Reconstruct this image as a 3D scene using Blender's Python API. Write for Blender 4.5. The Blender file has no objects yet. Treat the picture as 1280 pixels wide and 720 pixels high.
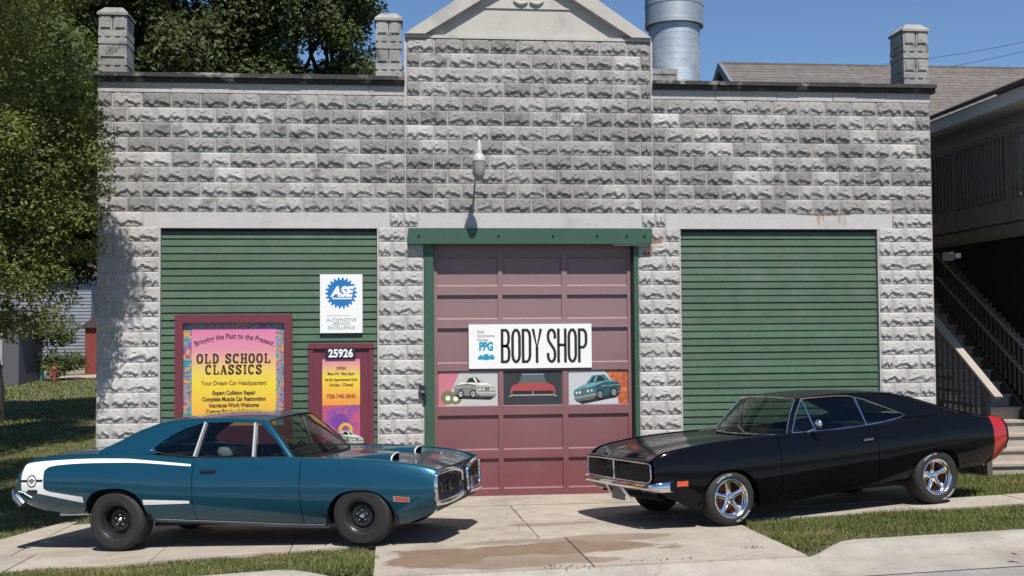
import bpy, bmesh, math, random
import numpy as np
from mathutils import Vector, Matrix
random.seed(7); np.random.seed(7)
rad = math.radians
S = bpy.context.scene
COL = S.collection

# ------------------------------------------------------------------ camera, sky, sun, exposure
cd = bpy.data.cameras.new('camera'); cam = bpy.data.objects.new('camera', cd); COL.objects.link(cam)
def cam_axes(psi, phi, rho):
    f = Vector((math.sin(psi)*math.cos(phi), math.cos(psi)*math.cos(phi), math.sin(phi)))
    r = Vector((math.cos(psi), -math.sin(psi), 0)); u = r.cross(f)
    return math.cos(rho)*r+math.sin(rho)*u, -math.sin(rho)*r+math.cos(rho)*u, f
_r, _u, _f = cam_axes(rad(6.06), rad(2.29), rad(-0.45))
cam.matrix_world = Matrix(((_r.x, _u.x, -_f.x, 0), (_r.y, _u.y, -_f.y, -16.477), (_r.z, _u.z, -_f.z, 2.298), (0, 0, 0, 1)))
cd.sensor_width = 36; cd.lens = 36*1450/1280; cd.clip_start = 0.1; cd.clip_end = 2000
S.camera = cam
SUN = Vector((0.15, -1.0, 1.66)).normalized()
W = bpy.data.worlds.new('World'); S.world = W; W.use_nodes = True
_n = W.node_tree.nodes; _bg = _n['Background']
_sky = _n.new('ShaderNodeTexSky'); _sky.sky_type = 'NISHITA'; _sky.sun_disc = False
_sky.sun_elevation = math.asin(SUN.z); _sky.sun_rotation = math.atan2(SUN.x, SUN.y)
_sky.air_density = 1.0; _sky.dust_density = 0.0; _sky.ozone_density = 8.0
W.node_tree.links.new(_sky.outputs[0], _bg.inputs[0]); _bg.inputs[1].default_value = 0.085
sd = bpy.data.lights.new('sun', 'SUN'); sun = bpy.data.objects.new('sun', sd); COL.objects.link(sun)
sd.energy = 5.0; sd.angle = rad(0.5); sd.color = (1.0, 0.95, 0.88)
sun.rotation_euler = SUN.to_track_quat('Z', 'Y').to_euler(); sun.location = (0, -20, 30)
S.view_settings.view_transform = 'Standard'; S.view_settings.look = 'None'
S.view_settings.exposure = 0.36; S.view_settings.gamma = 1.0
S.render.engine = 'CYCLES'
try: S.cycles.max_bounces = 8; S.cycles.transparent_max_bounces = 16
except Exception: pass

# ------------------------------------------------------------------ helpers: materials
ALB = 0.80     # one common scale for the measured paint, stone and ground colours
def mat(name, col, rough=0.6, metal=0.0, var=0.0, vscale=4.0, bump=0.0, bscale=30.0, coat=0.0, spec=0.5, world=True,
        col2=None, c2scale=1.0, c2lo=0.5, c2hi=0.62, rnd=0.0, island=0.0, emit=0.0):
    m = bpy.data.materials.new(name); m.use_nodes = True
    if metal < 0.5: col = tuple(c*ALB for c in col); col2 = tuple(c*ALB for c in col2) if col2 is not None else None
    nt = m.node_tree; N = nt.nodes; L = nt.links; b = N['Principled BSDF']
    b.inputs['Roughness'].default_value = rough; b.inputs['Metallic'].default_value = metal
    b.inputs['Specular IOR Level'].default_value = spec
    if coat: b.inputs['Coat Weight'].default_value = coat; b.inputs['Coat Roughness'].default_value = 0.03
    m.diffuse_color = (*col, 1)
    rgb = N.new('ShaderNodeRGB'); rgb.outputs[0].default_value = (*col, 1); out = rgb.outputs[0]
    if world: g = N.new('ShaderNodeNewGeometry'); co = g.outputs['Position']
    else: g = N.new('ShaderNodeTexCoord'); co = g.outputs['Object']
    def noise(scale, detail=5.0, rough_=0.6):
        n = N.new('ShaderNodeTexNoise'); n.inputs['Scale'].default_value = scale
        n.inputs['Detail'].default_value = detail; n.inputs['Roughness'].default_value = rough_
        L.new(co, n.inputs['Vector']); return n.outputs['Fac']
    def mulval(fac, lo, hi, o):
        mr = N.new('ShaderNodeMapRange'); mr.inputs[1].default_value = 0.0; mr.inputs[2].default_value = 1.0
        mr.inputs[3].default_value = lo; mr.inputs[4].default_value = hi; L.new(fac, mr.inputs[0])
        h = N.new('ShaderNodeVectorMath'); h.operation = 'SCALE'; L.new(o, h.inputs[0]); L.new(mr.outputs[0], h.inputs['Scale'])
        return h.outputs[0]
    if col2 is not None:
        mr = N.new('ShaderNodeMapRange'); mr.inputs[1].default_value = c2lo; mr.inputs[2].default_value = c2hi
        L.new(noise(c2scale), mr.inputs[0])
        mx = N.new('ShaderNodeMix'); mx.data_type = 'RGBA'; L.new(mr.outputs[0], mx.inputs[0]); L.new(out, mx.inputs[6])
        mx.inputs[7].default_value = (*col2, 1); out = mx.outputs[2]
    if var: out = mulval(noise(vscale), 1-2*var, 1+2*var, out)
    if rnd:
        oi = N.new('ShaderNodeObjectInfo'); out = mulval(oi.outputs['Random'], 1-rnd, 1+rnd, out)
    if island:
        gi = N.new('ShaderNodeNewGeometry'); out = mulval(gi.outputs['Random Per Island'], 1-island, 1+island, out)
    L.new(out, b.inputs['Base Color'])
    if bump:
        bp = N.new('ShaderNodeBump'); bp.inputs['Strength'].default_value = bump; bp.inputs['Distance'].default_value = 0.02
        L.new(noise(bscale, 6.0, 0.65), bp.inputs['Height']); L.new(bp.outputs[0], b.inputs['Normal'])
    if emit: b.inputs['Emission Color'].default_value = (*col, 1); b.inputs['Emission Strength'].default_value = emit
    return m
def leaf_mat(name, col, trans=0.3, col2=None):
    m = mat(name, col, 0.55, var=0.22, vscale=1.2, island=0.35, spec=0.3, col2=col2, c2scale=1.6, c2lo=.48, c2hi=.66)
    nt = m.node_tree; N = nt.nodes; L = nt.links; b = N['Principled BSDF']
    src = b.inputs['Base Color'].links[0].from_socket
    t = N.new('ShaderNodeBsdfTranslucent'); mx = N.new('ShaderNodeMixShader'); mx.inputs[0].default_value = trans
    tint = N.new('ShaderNodeMix'); tint.data_type = 'RGBA'; tint.blend_type = 'MULTIPLY'; tint.inputs[0].default_value = 1
    L.new(src, tint.inputs[6]); tint.inputs[7].default_value = (1.5, 1.4, 0.5, 1); L.new(tint.outputs[2], t.inputs[0])
    L.new(b.outputs[0], mx.inputs[1]); L.new(t.outputs[0], mx.inputs[2]); L.new(mx.outputs[0], N['Material Output'].inputs[0])
    return m
def glass_mat(name, tint, base=0.05):
    m = bpy.data.materials.new(name); m.use_nodes = True; nt = m.node_tree; N = nt.nodes; L = nt.links
    N.remove(N['Principled BSDF'])
    tr = N.new('ShaderNodeBsdfTransparent'); tr.inputs[0].default_value = (*tint, 1)
    gl = N.new('ShaderNodeBsdfGlossy'); gl.inputs['Roughness'].default_value = 0.0
    lw = N.new('ShaderNodeLayerWeight'); pw = N.new('ShaderNodeMath'); pw.operation = 'POWER'; pw.inputs[1].default_value = 5
    L.new(lw.outputs['Facing'], pw.inputs[0]); lw.inputs[0].default_value = 0.5
    mr = N.new('ShaderNodeMapRange'); mr.inputs[3].default_value = base; mr.inputs[4].default_value = 1; L.new(pw.outputs[0], mr.inputs[0])
    mx = N.new('ShaderNodeMixShader'); L.new(mr.outputs[0], mx.inputs[0]); L.new(tr.outputs[0], mx.inputs[1]); L.new(gl.outputs[0], mx.inputs[2])
    L.new(mx.outputs[0], N['Material Output'].inputs[0]); return m
def grad_mat(name, stops, z0, z1, rough=0.5, var=0.05):
    """printed sheet: a colour ramp up the height of the print (object space)"""
    m = bpy.data.materials.new(name); m.use_nodes = True; nt = m.node_tree; N = nt.nodes; L = nt.links; b = N['Principled BSDF']
    tc = N.new('ShaderNodeTexCoord'); sx = N.new('ShaderNodeSeparateXYZ'); L.new(tc.outputs['Object'], sx.inputs[0])
    mr = N.new('ShaderNodeMapRange'); mr.inputs[1].default_value = z0; mr.inputs[2].default_value = z1; L.new(sx.outputs[2], mr.inputs[0])
    cr = N.new('ShaderNodeValToRGB'); L.new(mr.outputs[0], cr.inputs[0]); e = cr.color_ramp.elements
    while len(e) < len(stops): e.new(0.5)
    for i, (p, c) in enumerate(stops): e[i].position = p; e[i].color = (*c, 1)
    L.new(cr.outputs[0], b.inputs['Base Color']); b.inputs['Roughness'].default_value = rough
    return m

# ------------------------------------------------------------------ helpers: objects
def empty(name, loc=(0, 0, 0), label=None, cat=None, group=None, kind=None, parent=None, rotz=0.0):
    o = bpy.data.objects.new(name, None); COL.objects.link(o); o.location = loc; o.rotation_euler = (0, 0, rotz)
    o.empty_display_size = 0.2
    if parent: o.parent = parent
    return tag(o, label, cat, group, kind)
def tag(o, label=None, cat=None, group=None, kind=None):
    if label: o['label'] = label
    if cat: o['category'] = cat
    if group: o['group'] = group
    if kind: o['kind'] = kind
    return o
def link(name, me, parent=None, loc=(0, 0, 0)):
    o = bpy.data.objects.new(name, me); COL.objects.link(o); o.location = loc
    if parent: o.parent = parent
    return o
class MB:
    """collects simple shapes, linked as one mesh object"""
    def __init__(s): s.v = []; s.f = []; s.m = []; s.mats = []; s.cur = 0
    def mat(s, m):
        if m not in s.mats: s.mats.append(m)
        s.cur = s.mats.index(m); return s
    def add(s, vs, fs):
        o = len(s.v); s.v += [tuple(p) for p in vs]
        for f in fs: s.f.append(tuple(i+o for i in f)); s.m.append(s.cur)
        return s
    def box(s, x0, x1, y0, y1, z0, z1):
        return s.add([(x0, y0, z0), (x1, y0, z0), (x1, y1, z0), (x0, y1, z0), (x0, y0, z1), (x1, y0, z1), (x1, y1, z1), (x0, y1, z1)],
                     [(0, 3, 2, 1), (4, 5, 6, 7), (0, 1, 5, 4), (1, 2, 6, 5), (2, 3, 7, 6), (3, 0, 4, 7)])
    def bar(s, a, b, w, h, up=(0, 0, 1)):
        a = Vector(a); b = Vector(b); d = (b-a).normalized(); u = Vector(up)
        if abs(d.dot(u)) > 0.95: u = Vector((0, 1, 0))
        sd_ = d.cross(u).normalized()*(w/2); uu = sd_.cross(d).normalized()*(h/2)
        q = [a-sd_-uu, a+sd_-uu, a+sd_+uu, a-sd_+uu, b-sd_-uu, b+sd_-uu, b+sd_+uu, b-sd_+uu]
        return s.add(q, [(0, 3, 2, 1), (4, 5, 6, 7), (0, 1, 5, 4), (1, 2, 6, 5), (2, 3, 7, 6), (3, 0, 4, 7)])
    def prism(s, poly, y0, y1):
        """polygon in (x, z) extruded from y0 to y1"""
        n = len(poly)
        vs = [(x, y0, z) for x, z in poly]+[(x, y1, z) for x, z in poly]
        fs = [tuple(range(n)), tuple(range(2*n-1, n-1, -1))]+[(i, (i+n), ((i+1) % n)+n, (i+1) % n) for i in range(n)]
        return s.add(vs, fs)
    def grid(s, rows, closed=False):
        n = len(rows[0]); vs = [p for r in rows for p in r]; fs = []
        for i in range(len(rows)-1):
            for j in range(n if closed else n-1):
                k = (j+1) % n
                fs.append((i*n+j, i*n+k, (i+1)*n+k, (i+1)*n+j))
        return s.add(vs, fs)
    def tube(s, pts, r, seg=8, closed=False, caps=True):
        P = [Vector(p) for p in pts]; n = len(P); rows = []; prev = None
        for i, p in enumerate(P):
            a = P[i-1] if (i > 0 or closed) else p; b = P[(i+1) % n] if (i < n-1 or closed) else p
            t = (b-a); t = t.normalized() if t.length > 1e-9 else Vector((1, 0, 0))
            if prev is None:
                u = Vector((0, 0, 1)) if abs(t.z) < 0.9 else Vector((0, 1, 0))
            else: u = prev
            sdv = t.cross(u).normalized(); u = sdv.cross(t).normalized(); prev = u
            ri = r[i] if isinstance(r, (list, tuple)) else r
            rows.append([p+sdv*(ri*math.cos(2*math.pi*k/seg))+u*(ri*math.sin(2*math.pi*k/seg)) for k in range(seg)])
        if closed: rows.append(rows[0])
        s.grid(rows, closed=True)
        if caps and not closed:
            s.add(rows[0], [tuple(range(seg))]); s.add(rows[-1], [tuple(range(seg-1, -1, -1))])
        return s
    def lathe(s, prof, axis='z', c=(0, 0, 0), seg=24):
        """prof: list of (radius, offset along the axis)"""
        rows = []
        for r, h in prof:
            row = []
            for k in range(seg):
                a = 2*math.pi*k/seg; u, w = r*math.cos(a), r*math.sin(a)
                p = (u, w, h) if axis == 'z' else ((u, h, w) if axis == 'y' else (h, u, w))
                row.append((p[0]+c[0], p[1]+c[1], p[2]+c[2]))
            rows.append(row)
        return s.grid(rows, closed=True)
    def mesh(s, name, smooth=None):
        me = bpy.data.meshes.new(name); me.from_pydata(s.v, [], s.f)
        for m in s.mats: me.materials.append(m)
        if len(s.mats) > 1: me.polygons.foreach_set('material_index', s.m)
        if smooth is not None:
            me.shade_smooth()
            try: me.set_sharp_from_angle(angle=rad(smooth))
            except Exception: pass
        me.update(); return me
    def build(s, name, parent=None, m=None, smooth=None, loc=(0, 0, 0)):
        if m is not None: s.mats = [m]; s.m = [0]*len(s.f)
        return link(name, s.mesh(name, smooth), parent, loc)
def np_mesh(name, V, F, m):
    """V (n,3), F (k,c) numpy arrays -> mesh"""
    me = bpy.data.meshes.new(name); k, c = F.shape
    me.vertices.add(len(V)); me.vertices.foreach_set('co', V.astype(np.float32).ravel())
    me.loops.add(k*c); me.loops.foreach_set('vertex_index', F.astype(np.int32).ravel())
    me.polygons.add(k); me.polygons.foreach_set('loop_start', np.arange(0, k*c, c, dtype=np.int32))
    me.polygons.foreach_set('loop_total', np.full(k, c, dtype=np.int32)); me.materials.append(m); me.update(); me.validate(); return me
def text_faces(s, size, xs=1.0, bold=0.0, align='CENTER', shear=0.0, space=1.0):
    cu = bpy.data.curves.new('lettering', 'FONT'); cu.body = s; cu.size = size; cu.align_x = align; cu.offset = bold; cu.shear = shear
    cu.space_character = space; cu.resolution_u = 3; cu.fill_mode = 'FRONT'
    o = bpy.data.objects.new('lettering', cu); COL.objects.link(o)
    dg = bpy.context.evaluated_depsgraph_get(); me = bpy.data.meshes.new_from_object(o.evaluated_get(dg))
    vs = [(v.co.x*xs, v.co.y) for v in me.vertices]; fs = [tuple(p.vertices) for p in me.polygons]
    bpy.data.objects.remove(o); bpy.data.curves.remove(cu); bpy.data.meshes.remove(me)
    return vs, fs
def put_text(mb, s, x, z, y, size, **k):
    vs, fs = text_faces(s, size, **k); return mb.add([(x+a, y, z+b) for a, b in vs], fs)
def ribbon(mb, pts, w, y, closed=False, sx=1.0, sz=1.0, ox=0.0, oz=0.0, wz=None):
    """flat stroke of width w (wz across for level strokes) along a 2-D polyline"""
    P = [Vector((p[0]*sx+ox, p[1]*sz+oz)) for p in pts]; n = len(P); A = []; B = []
    for i in range(n):
        a = P[i-1] if (i > 0 or closed) else None; b = P[(i+1) % n] if (i < n-1 or closed) else None
        d1 = (P[i]-a).normalized() if a is not None else None; d2 = (b-P[i]).normalized() if b is not None else None
        if d1 is None: d1 = d2
        if d2 is None: d2 = d1
        t = (d1+d2); t = t.normalized() if t.length > 1e-6 else d1
        nn = Vector((-t.y, t.x)); c = max(0.5, nn.dot(Vector((-d1.y, d1.x))))
        ww = w if wz is None else (w*abs(nn.x)+wz*abs(nn.y))
        A.append(P[i]+nn*(ww/2/c)); B.append(P[i]-nn*(ww/2/c))
    vs = [(p.x, y, p.y) for p in A]+[(p.x, y, p.y) for p in B]
    fs = [(i, (i+1) % n, n+(i+1) % n, n+i) for i in range(n if closed else n-1)]
    return mb.add(vs, fs)
def disc(mb, cx, cz, r, y, n=24, r0=0.0, sx=1.0):
    vs = [(cx+sx*r*math.cos(2*math.pi*k/n), y, cz+r*math.sin(2*math.pi*k/n)) for k in range(n)]
    if r0 <= 0: return mb.add(vs, [tuple(range(n))])
    vs += [(cx+sx*r0*math.cos(2*math.pi*k/n), y, cz+r0*math.sin(2*math.pi*k/n)) for k in range(n)]
    return mb.add(vs, [(k, (k+1) % n, n+(k+1) % n, n+k) for k in range(n)])
def sm(a, b, x):
    t = min(1.0, max(0.0, (x-a)/(b-a))); return t*t*(3-2*t)
def pchip(pts):
    pts = sorted(pts); X = [p[0] for p in pts]; Y = [p[1] for p in pts]; n = len(X)
    h = [X[i+1]-X[i] for i in range(n-1)]; d = [(Y[i+1]-Y[i])/h[i] for i in range(n-1)]; m = [d[0]]+[0.0]*(n-2)+[d[-1]]
    for i in range(1, n-1):
        if d[i-1]*d[i] > 0:
            w1 = 2*h[i]+h[i-1]; w2 = h[i]+2*h[i-1]; m[i] = (w1+w2)/(w1/d[i-1]+w2/d[i])
    def f(x):
        if x <= X[0]: return Y[0]
        if x >= X[-1]: return Y[-1]
        i = 0
        while x > X[i+1]: i += 1
        t = (x-X[i])/h[i]
        return Y[i]*(1+2*t)*(1-t)**2+h[i]*m[i]*t*(1-t)**2+Y[i+1]*t*t*(3-2*t)+h[i]*m[i+1]*t*t*(t-1)
    return f

# ------------------------------------------------------------------ shared materials
M = {}
M['stone'] = mat('weathered stone', (0.385, 0.365, 0.35), 0.9, var=0.24, vscale=22, bump=0.9, bscale=70, rnd=0.30, col2=(0.15, 0.145, 0.14), c2scale=3.4, c2lo=0.55, c2hi=0.72)
M['stone_pale'] = mat('pale stone', (0.53, 0.505, 0.48), 0.9, var=0.16, vscale=20, bump=0.6, bscale=45, rnd=0.10, col2=(0.38, 0.35, 0.32), c2scale=1.3, c2lo=0.5, c2hi=0.8)
M['stone_stuff'] = mat('stone course', (0.48, 0.46, 0.44), 0.9, var=0.16, vscale=6, bump=0.6, bscale=45, island=0.14)
M['mortar'] = mat('mortar', (0.55, 0.505, 0.47), 0.95, var=0.2, vscale=9, bump=0.4, bscale=80)
M['lintel'] = mat('cast lintel', (0.56, 0.54, 0.52), 0.85, var=0.08, vscale=5, bump=0.25, bscale=60, col2=(0.42, 0.40, 0.38), c2scale=2.2, c2lo=0.58, c2hi=0.78)
M['rust'] = mat('rust stain', (0.14, 0.075, 0.04), 0.9, var=0.3, vscale=12)
M['rust_pale'] = mat('pale rust run', (0.46, 0.36, 0.25), 0.9, var=0.1, vscale=12)
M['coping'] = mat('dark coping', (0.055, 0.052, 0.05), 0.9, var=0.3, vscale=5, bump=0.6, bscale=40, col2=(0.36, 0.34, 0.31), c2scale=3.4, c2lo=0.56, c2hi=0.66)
M['stone_old'] = mat('mottled old stone', (0.36, 0.35, 0.33), 0.9, var=0.2, vscale=9, bump=0.7, bscale=45, rnd=0.2, col2=(0.10, 0.10, 0.10), c2scale=4.5, c2lo=0.52, c2hi=0.68)
M['stucco'] = mat('cream stucco', (0.55, 0.52, 0.47), 0.9, var=0.07, vscale=4, bump=0.15, bscale=60, col2=(0.34, 0.33, 0.31), c2scale=1.8, c2lo=0.53, c2hi=0.8)
M['brick'] = mat('red brick', (0.36, 0.17, 0.11), 0.9, var=0.2, vscale=20, bump=0.4)
M['green'] = mat('green paint', (0.064, 0.124, 0.070), 0.6, var=0.15, vscale=6, bump=0.15, bscale=70, rnd=0.12, col2=(0.095, 0.14, 0.098), c2scale=1.1, c2lo=.5, c2hi=.75)
M['green_trim'] = mat('green trim paint', (0.045, 0.108, 0.066), 0.45, var=0.08, vscale=5)
M['maroon'] = mat('maroon paint', (0.175, 0.035, 0.052), 0.5, var=0.08, vscale=4)
M['black'] = mat('black', (0.012, 0.012, 0.013), 0.6)
M['white'] = mat('white paint', (0.92, 0.92, 0.90), 0.45, var=0.02)
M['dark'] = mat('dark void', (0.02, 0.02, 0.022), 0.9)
M['steel'] = mat('galvanised steel', (0.42, 0.47, 0.52), 0.55, metal=0.6, var=0.12, vscale=3, col2=(.55, .60, .64), c2scale=2, c2lo=.45, c2hi=.6)
M['steel2'] = mat('dull steel collar', (0.42, 0.45, 0.47), 0.5, metal=0.7, var=0.12, vscale=6)
M['chrome'] = mat('chrome', (0.78, 0.78, 0.80), 0.06, metal=1.0)
M['chrome_dull'] = mat('dulled chrome', (0.62, 0.61, 0.60), 0.22, metal=1.0, var=0.1, vscale=8)
M['rubber'] = mat('tyre rubber', (0.022, 0.021, 0.021), 0.75, var=0.15, vscale=8)
M['tan_wood'] = mat('weathered tan wood', (0.42, 0.36, 0.30), 0.8, var=0.12, vscale=6, bump=0.2, bscale=50)
M['brown_wood'] = mat('dark brown stained wood', (0.120, 0.094, 0.076), 0.75, var=0.15, vscale=6)
M['concrete'] = None

# ------------------------------------------------------------------ ground
GX = [-60, -12, -3.08, -0.29, 3.88, 6.73, 12, 60]; GZ = [-.081, -.081, -.081, -.055, -.14, -.161, -.161, -.161]
def gz(x, y):
    yy = max(-5.6, min(y, 1.5)); xx = max(-25.0, min(25.0, x))
    b = float(np.interp(x, GX, GZ))+0.0389*xx-0.025*yy
    w = sm(-1.6, -0.7, y)*sm(-1.2, -0.2, x)*(1-sm(4.2, 5.5, x))
    b = b*(1-w)-0.015*w
    if y > 1 and x < -3: b += 0.02*(min(y, 60)-1)*sm(-3, -6, x)
    return b
def sheet(mb, x0, x1, y0, y1, dz, dx=0.3, dy=0.3, skirt=0.08):
    nx = max(2, int(round((x1-x0)/dx))+1); ny = max(2, int(round((y1-y0)/dy))+1)
    xs = np.linspace(x0, x1, nx); ys = np.linspace(y0, y1, ny)
    rows = [[(x, y, gz(x, y)+dz) for x in xs] for y in ys]
    mb.grid(rows)
    if skirt:
        for edge in (rows[0], rows[-1][::-1], [r[-1] for r in rows], [r[0] for r in rows][::-1]):
            mb.grid([[(p[0], p[1], p[2]-skirt) for p in edge], edge])
    return mb
def concrete_mat(name, col, stain=False):
    m = mat(name, col, 0.85, var=0.06, vscale=2.2, bump=0.25, bscale=90, col2=tuple(c*k for c, k in zip(col, (.74, .71, .68))), c2scale=0.9, c2lo=0.52, c2hi=0.75, rnd=0.04)
    nt = m.node_tree; N = nt.nodes; L = nt.links; b = N['Principled BSDF']
    src = b.inputs['Base Color'].links[0].from_socket
    g = N.new('ShaderNodeNewGeometry')
    # fine speckle of grit
    n = N.new('ShaderNodeTexNoise'); n.inputs['Scale'].default_value = 14; n.inputs['Detail'].default_value = 8; L.new(g.outputs['Position'], n.inputs['Vector'])
    mr = N.new('ShaderNodeMapRange'); mr.inputs[1].default_value = 0.6; mr.inputs[2].default_value = 0.78; mr.inputs[3].default_value = 1.0; mr.inputs[4].default_value = 0.72; L.new(n.outputs[0], mr.inputs[0])
    vm = N.new('ShaderNodeVectorMath'); vm.operation = 'SCALE'; L.new(src, vm.inputs[0]); L.new(mr.outputs[0], vm.inputs['Scale']); src = vm.outputs[0]
    if stain:
        # a rust-brown run of dried mud: union of soft blobs broken up by noise
        acc = None
        wn = N.new('ShaderNodeTexNoise'); wn.inputs['Scale'].default_value = 1.6; wn.inputs['Detail'].default_value = 5; L.new(g.outputs['Position'], wn.inputs['Vector'])
        for (cx, cy, rx, ry, a) in stain:
            sb = N.new('ShaderNodeVectorMath'); sb.operation = 'SUBTRACT'; L.new(g.outputs['Position'], sb.inputs[0]); sb.inputs[1].default_value = (cx, cy, 0)
            ml = N.new('ShaderNodeVectorMath'); ml.operation = 'MULTIPLY'; L.new(sb.outputs[0], ml.inputs[0]); ml.inputs[1].default_value = (1/rx, 1/ry, 0)
            ln = N.new('ShaderNodeVectorMath'); ln.operation = 'LENGTH'; L.new(ml.outputs[0], ln.inputs[0])
            ad = N.new('ShaderNodeMath'); ad.operation = 'MULTIPLY_ADD'; L.new(wn.outputs[0], ad.inputs[0]); ad.inputs[1].default_value = -1.5; ad.inputs[2].default_value = 0.75
            su = N.new('ShaderNodeMath'); su.operation = 'ADD'; L.new(ln.outputs['Value'], su.inputs[0]); L.new(ad.outputs[0], su.inputs[1])
            q = N.new('ShaderNodeMapRange'); q.inputs[1].default_value = 1.04; q.inputs[2].default_value = 0.93; q.inputs[3].default_value = 0; q.inputs[4].default_value = a; L.new(su.outputs[0], q.inputs[0])
            if acc is None: acc = q.outputs[0]
            else:
                mxm = N.new('ShaderNodeMath'); mxm.operation = 'MAXIMUM'; L.new(acc, mxm.inputs[0]); L.new(q.outputs[0], mxm.inputs[1]); acc = mxm.outputs[0]
        mx = N.new('ShaderNodeMix'); mx.data_type = 'RGBA'; L.new(acc, mx.inputs[0]); L.new(src, mx.inputs[6]); mx.inputs[7].default_value = (0.175, 0.112, 0.068, 1); src = mx.outputs[2]
    vn = N.new('ShaderNodeTexNoise'); vn.inputs['Scale'].default_value = 1.3; vn.inputs['Detail'].default_value = 4; L.new(g.outputs['Position'], vn.inputs['Vector'])
    va = N.new('ShaderNodeVectorMath'); va.operation = 'MULTIPLY_ADD'; L.new(vn.outputs['Color'], va.inputs[0]); va.inputs[1].default_value = (.9, .9, 0); L.new(g.outputs['Position'], va.inputs[2])
    vo = N.new('ShaderNodeTexVoronoi'); vo.feature = 'DISTANCE_TO_EDGE'; vo.inputs['Scale'].default_value = 0.30; L.new(va.outputs[0], vo.inputs['Vector'])
    vr = N.new('ShaderNodeMapRange'); vr.inputs[1].default_value = 0.0; vr.inputs[2].default_value = 0.004; vr.inputs[3].default_value = 0.72; vr.inputs[4].default_value = 1.0; L.new(vo.outputs['Distance'], vr.inputs[0])
    sp = N.new('ShaderNodeTexNoise'); sp.inputs['Scale'].default_value = 3.1; sp.inputs['Detail'].default_value = 10; sp.inputs['Roughness'].default_value = .75; L.new(g.outputs['Position'], sp.inputs['Vector'])
    sr = N.new('ShaderNodeMapRange'); sr.inputs[1].default_value = 0.35; sr.inputs[2].default_value = 0.7; sr.inputs[3].default_value = 1.10; sr.inputs[4].default_value = 0.80; L.new(sp.outputs[0], sr.inputs[0])
    mm = N.new('ShaderNodeMath'); mm.operation = 'MULTIPLY'; L.new(vr.outputs[0], mm.inputs[0]); L.new(sr.outputs[0], mm.inputs[1])
    vs2 = N.new('ShaderNodeVectorMath'); vs2.operation = 'SCALE'; L.new(src, vs2.inputs[0]); L.new(mm.outputs[0], vs2.inputs['Scale']); src = vs2.outputs[0]
    L.new(src, b.inputs['Base Color']); return m
CONC = (0.44, 0.385, 0.315)
M['concrete'] = concrete_mat('sidewalk concrete', CONC)
M['apron'] = concrete_mat('driveway concrete', CONC, [(0.50, -4.75, .58, .62, .9), (1.75, -4.55, 1.2, .42, .9), (2.45, -3.98, .70, .28, .65), (1.25, -5.25, .85, .28, .7), (1.95, -2.72, .62, .16, .6), (1.2, -3.95, .55, .14, .6), (2.7, -5.75, .7, .08, .5), (1.35, -4.9, .7, .3, .6)])
M['curb'] = concrete_mat('curb concrete', (0.40, 0.365, 0.315))
M['asphalt'] = mat('asphalt', (0.06, 0.06, 0.062), 0.9, var=0.15, vscale=4, bump=0.4, bscale=110)
M['road'] = mat('worn street', (0.30, 0.29, 0.275), 0.9, var=0.1, vscale=3, bump=0.35, bscale=110, col2=(0.40, 0.37, 0.33), c2scale=1.4)
M['soil'] = mat('lawn soil', (0.10, 0.105, 0.042), 0.95, var=0.2, vscale=2.5, bump=0.5, bscale=50, col2=(0.13, 0.115, 0.05), c2scale=0.8, c2lo=0.5, c2hi=0.7)
M['grass'] = leaf_mat('grass blades', (0.165, 0.190, 0.060), 0.25, col2=(.30, .255, .115))

def terrain():
    mb = MB()
    xs = sorted(set([-900, -400, -150, -60, -40, -30]+list(np.arange(-24, 24.1, 0.8))+[30, 40, 60, 150, 400, 900]))
    ys = sorted(set([-900, -300, -100, -40, -20, -12, -9, -7, -6.02, -5.98]+list(np.arange(-5.6, 14, 0.5))+[16, 20, 25, 30, 36, 42, 48, 54, 60, 80, 120, 200, 400, 900]))
    def h(x, y):
        z = gz(x, y)-0.035
        return z-0.25 if y < -4.7 else z
    mb.grid([[(x, y, h(x, y)) for x in xs] for y in ys])
    tag(mb.build('ground', m=M['soil'], smooth=60), kind='structure')
terrain()
def road():
    mb = MB()
    xs = sorted(set([-400, -100, -40, -20]+list(np.arange(-10, 14, 0.6))+[20, 40, 100, 400])); ys = [-8.6, -8.2, -7.4, -6.6, -6.05]
    mb.grid([[(x, y, gz(x, max(y, -6.05))-0.125-(0.012*(-6.05-y) if y > -14 else 0.0954)) for x in xs] for y in ys])
    tag(mb.build('road_edge', m=M['road'], smooth=60), kind='structure')
    mb = MB(); mb.grid([[(x, y, gz(x, -6.05)-0.125-(0.012*(-6.05-y) if y > -14 else 0.0954)) for x in xs] for y in [-30, -20, -14, -9, -8.6]])
    tag(mb.build('road', m=M['asphalt'], smooth=60), kind='structure')
road()
# sidewalk: a slab between every two joints
sw = empty('sidewalk', kind='structure')
jx = [-4.02+1.475*k for k in range(-8, 13)]
for a, b in zip(jx[:-1], jx[1:]):
    if b <= -0.2 or a >= 4.0:
        y0 = -3.74 if b < 0 else -3.10; y1 = -2.62 if b < 0 else -2.28
        sheet(MB(), a+0.006, b-0.006, y0, y1, 0.004+random.uniform(-.004, .004), 0.35, 0.4).build('slab', sw, M['concrete'], smooth=40)
for a, b in ((-1.064, -0.16), (4.006, 4.824)): sheet(MB(), a, b, -3.74 if a < 0 else -3.10, -2.62 if a < 0 else -2.28, 0.005, 0.3, 0.35).build('slab', sw, M['concrete'], smooth=40)
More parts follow.
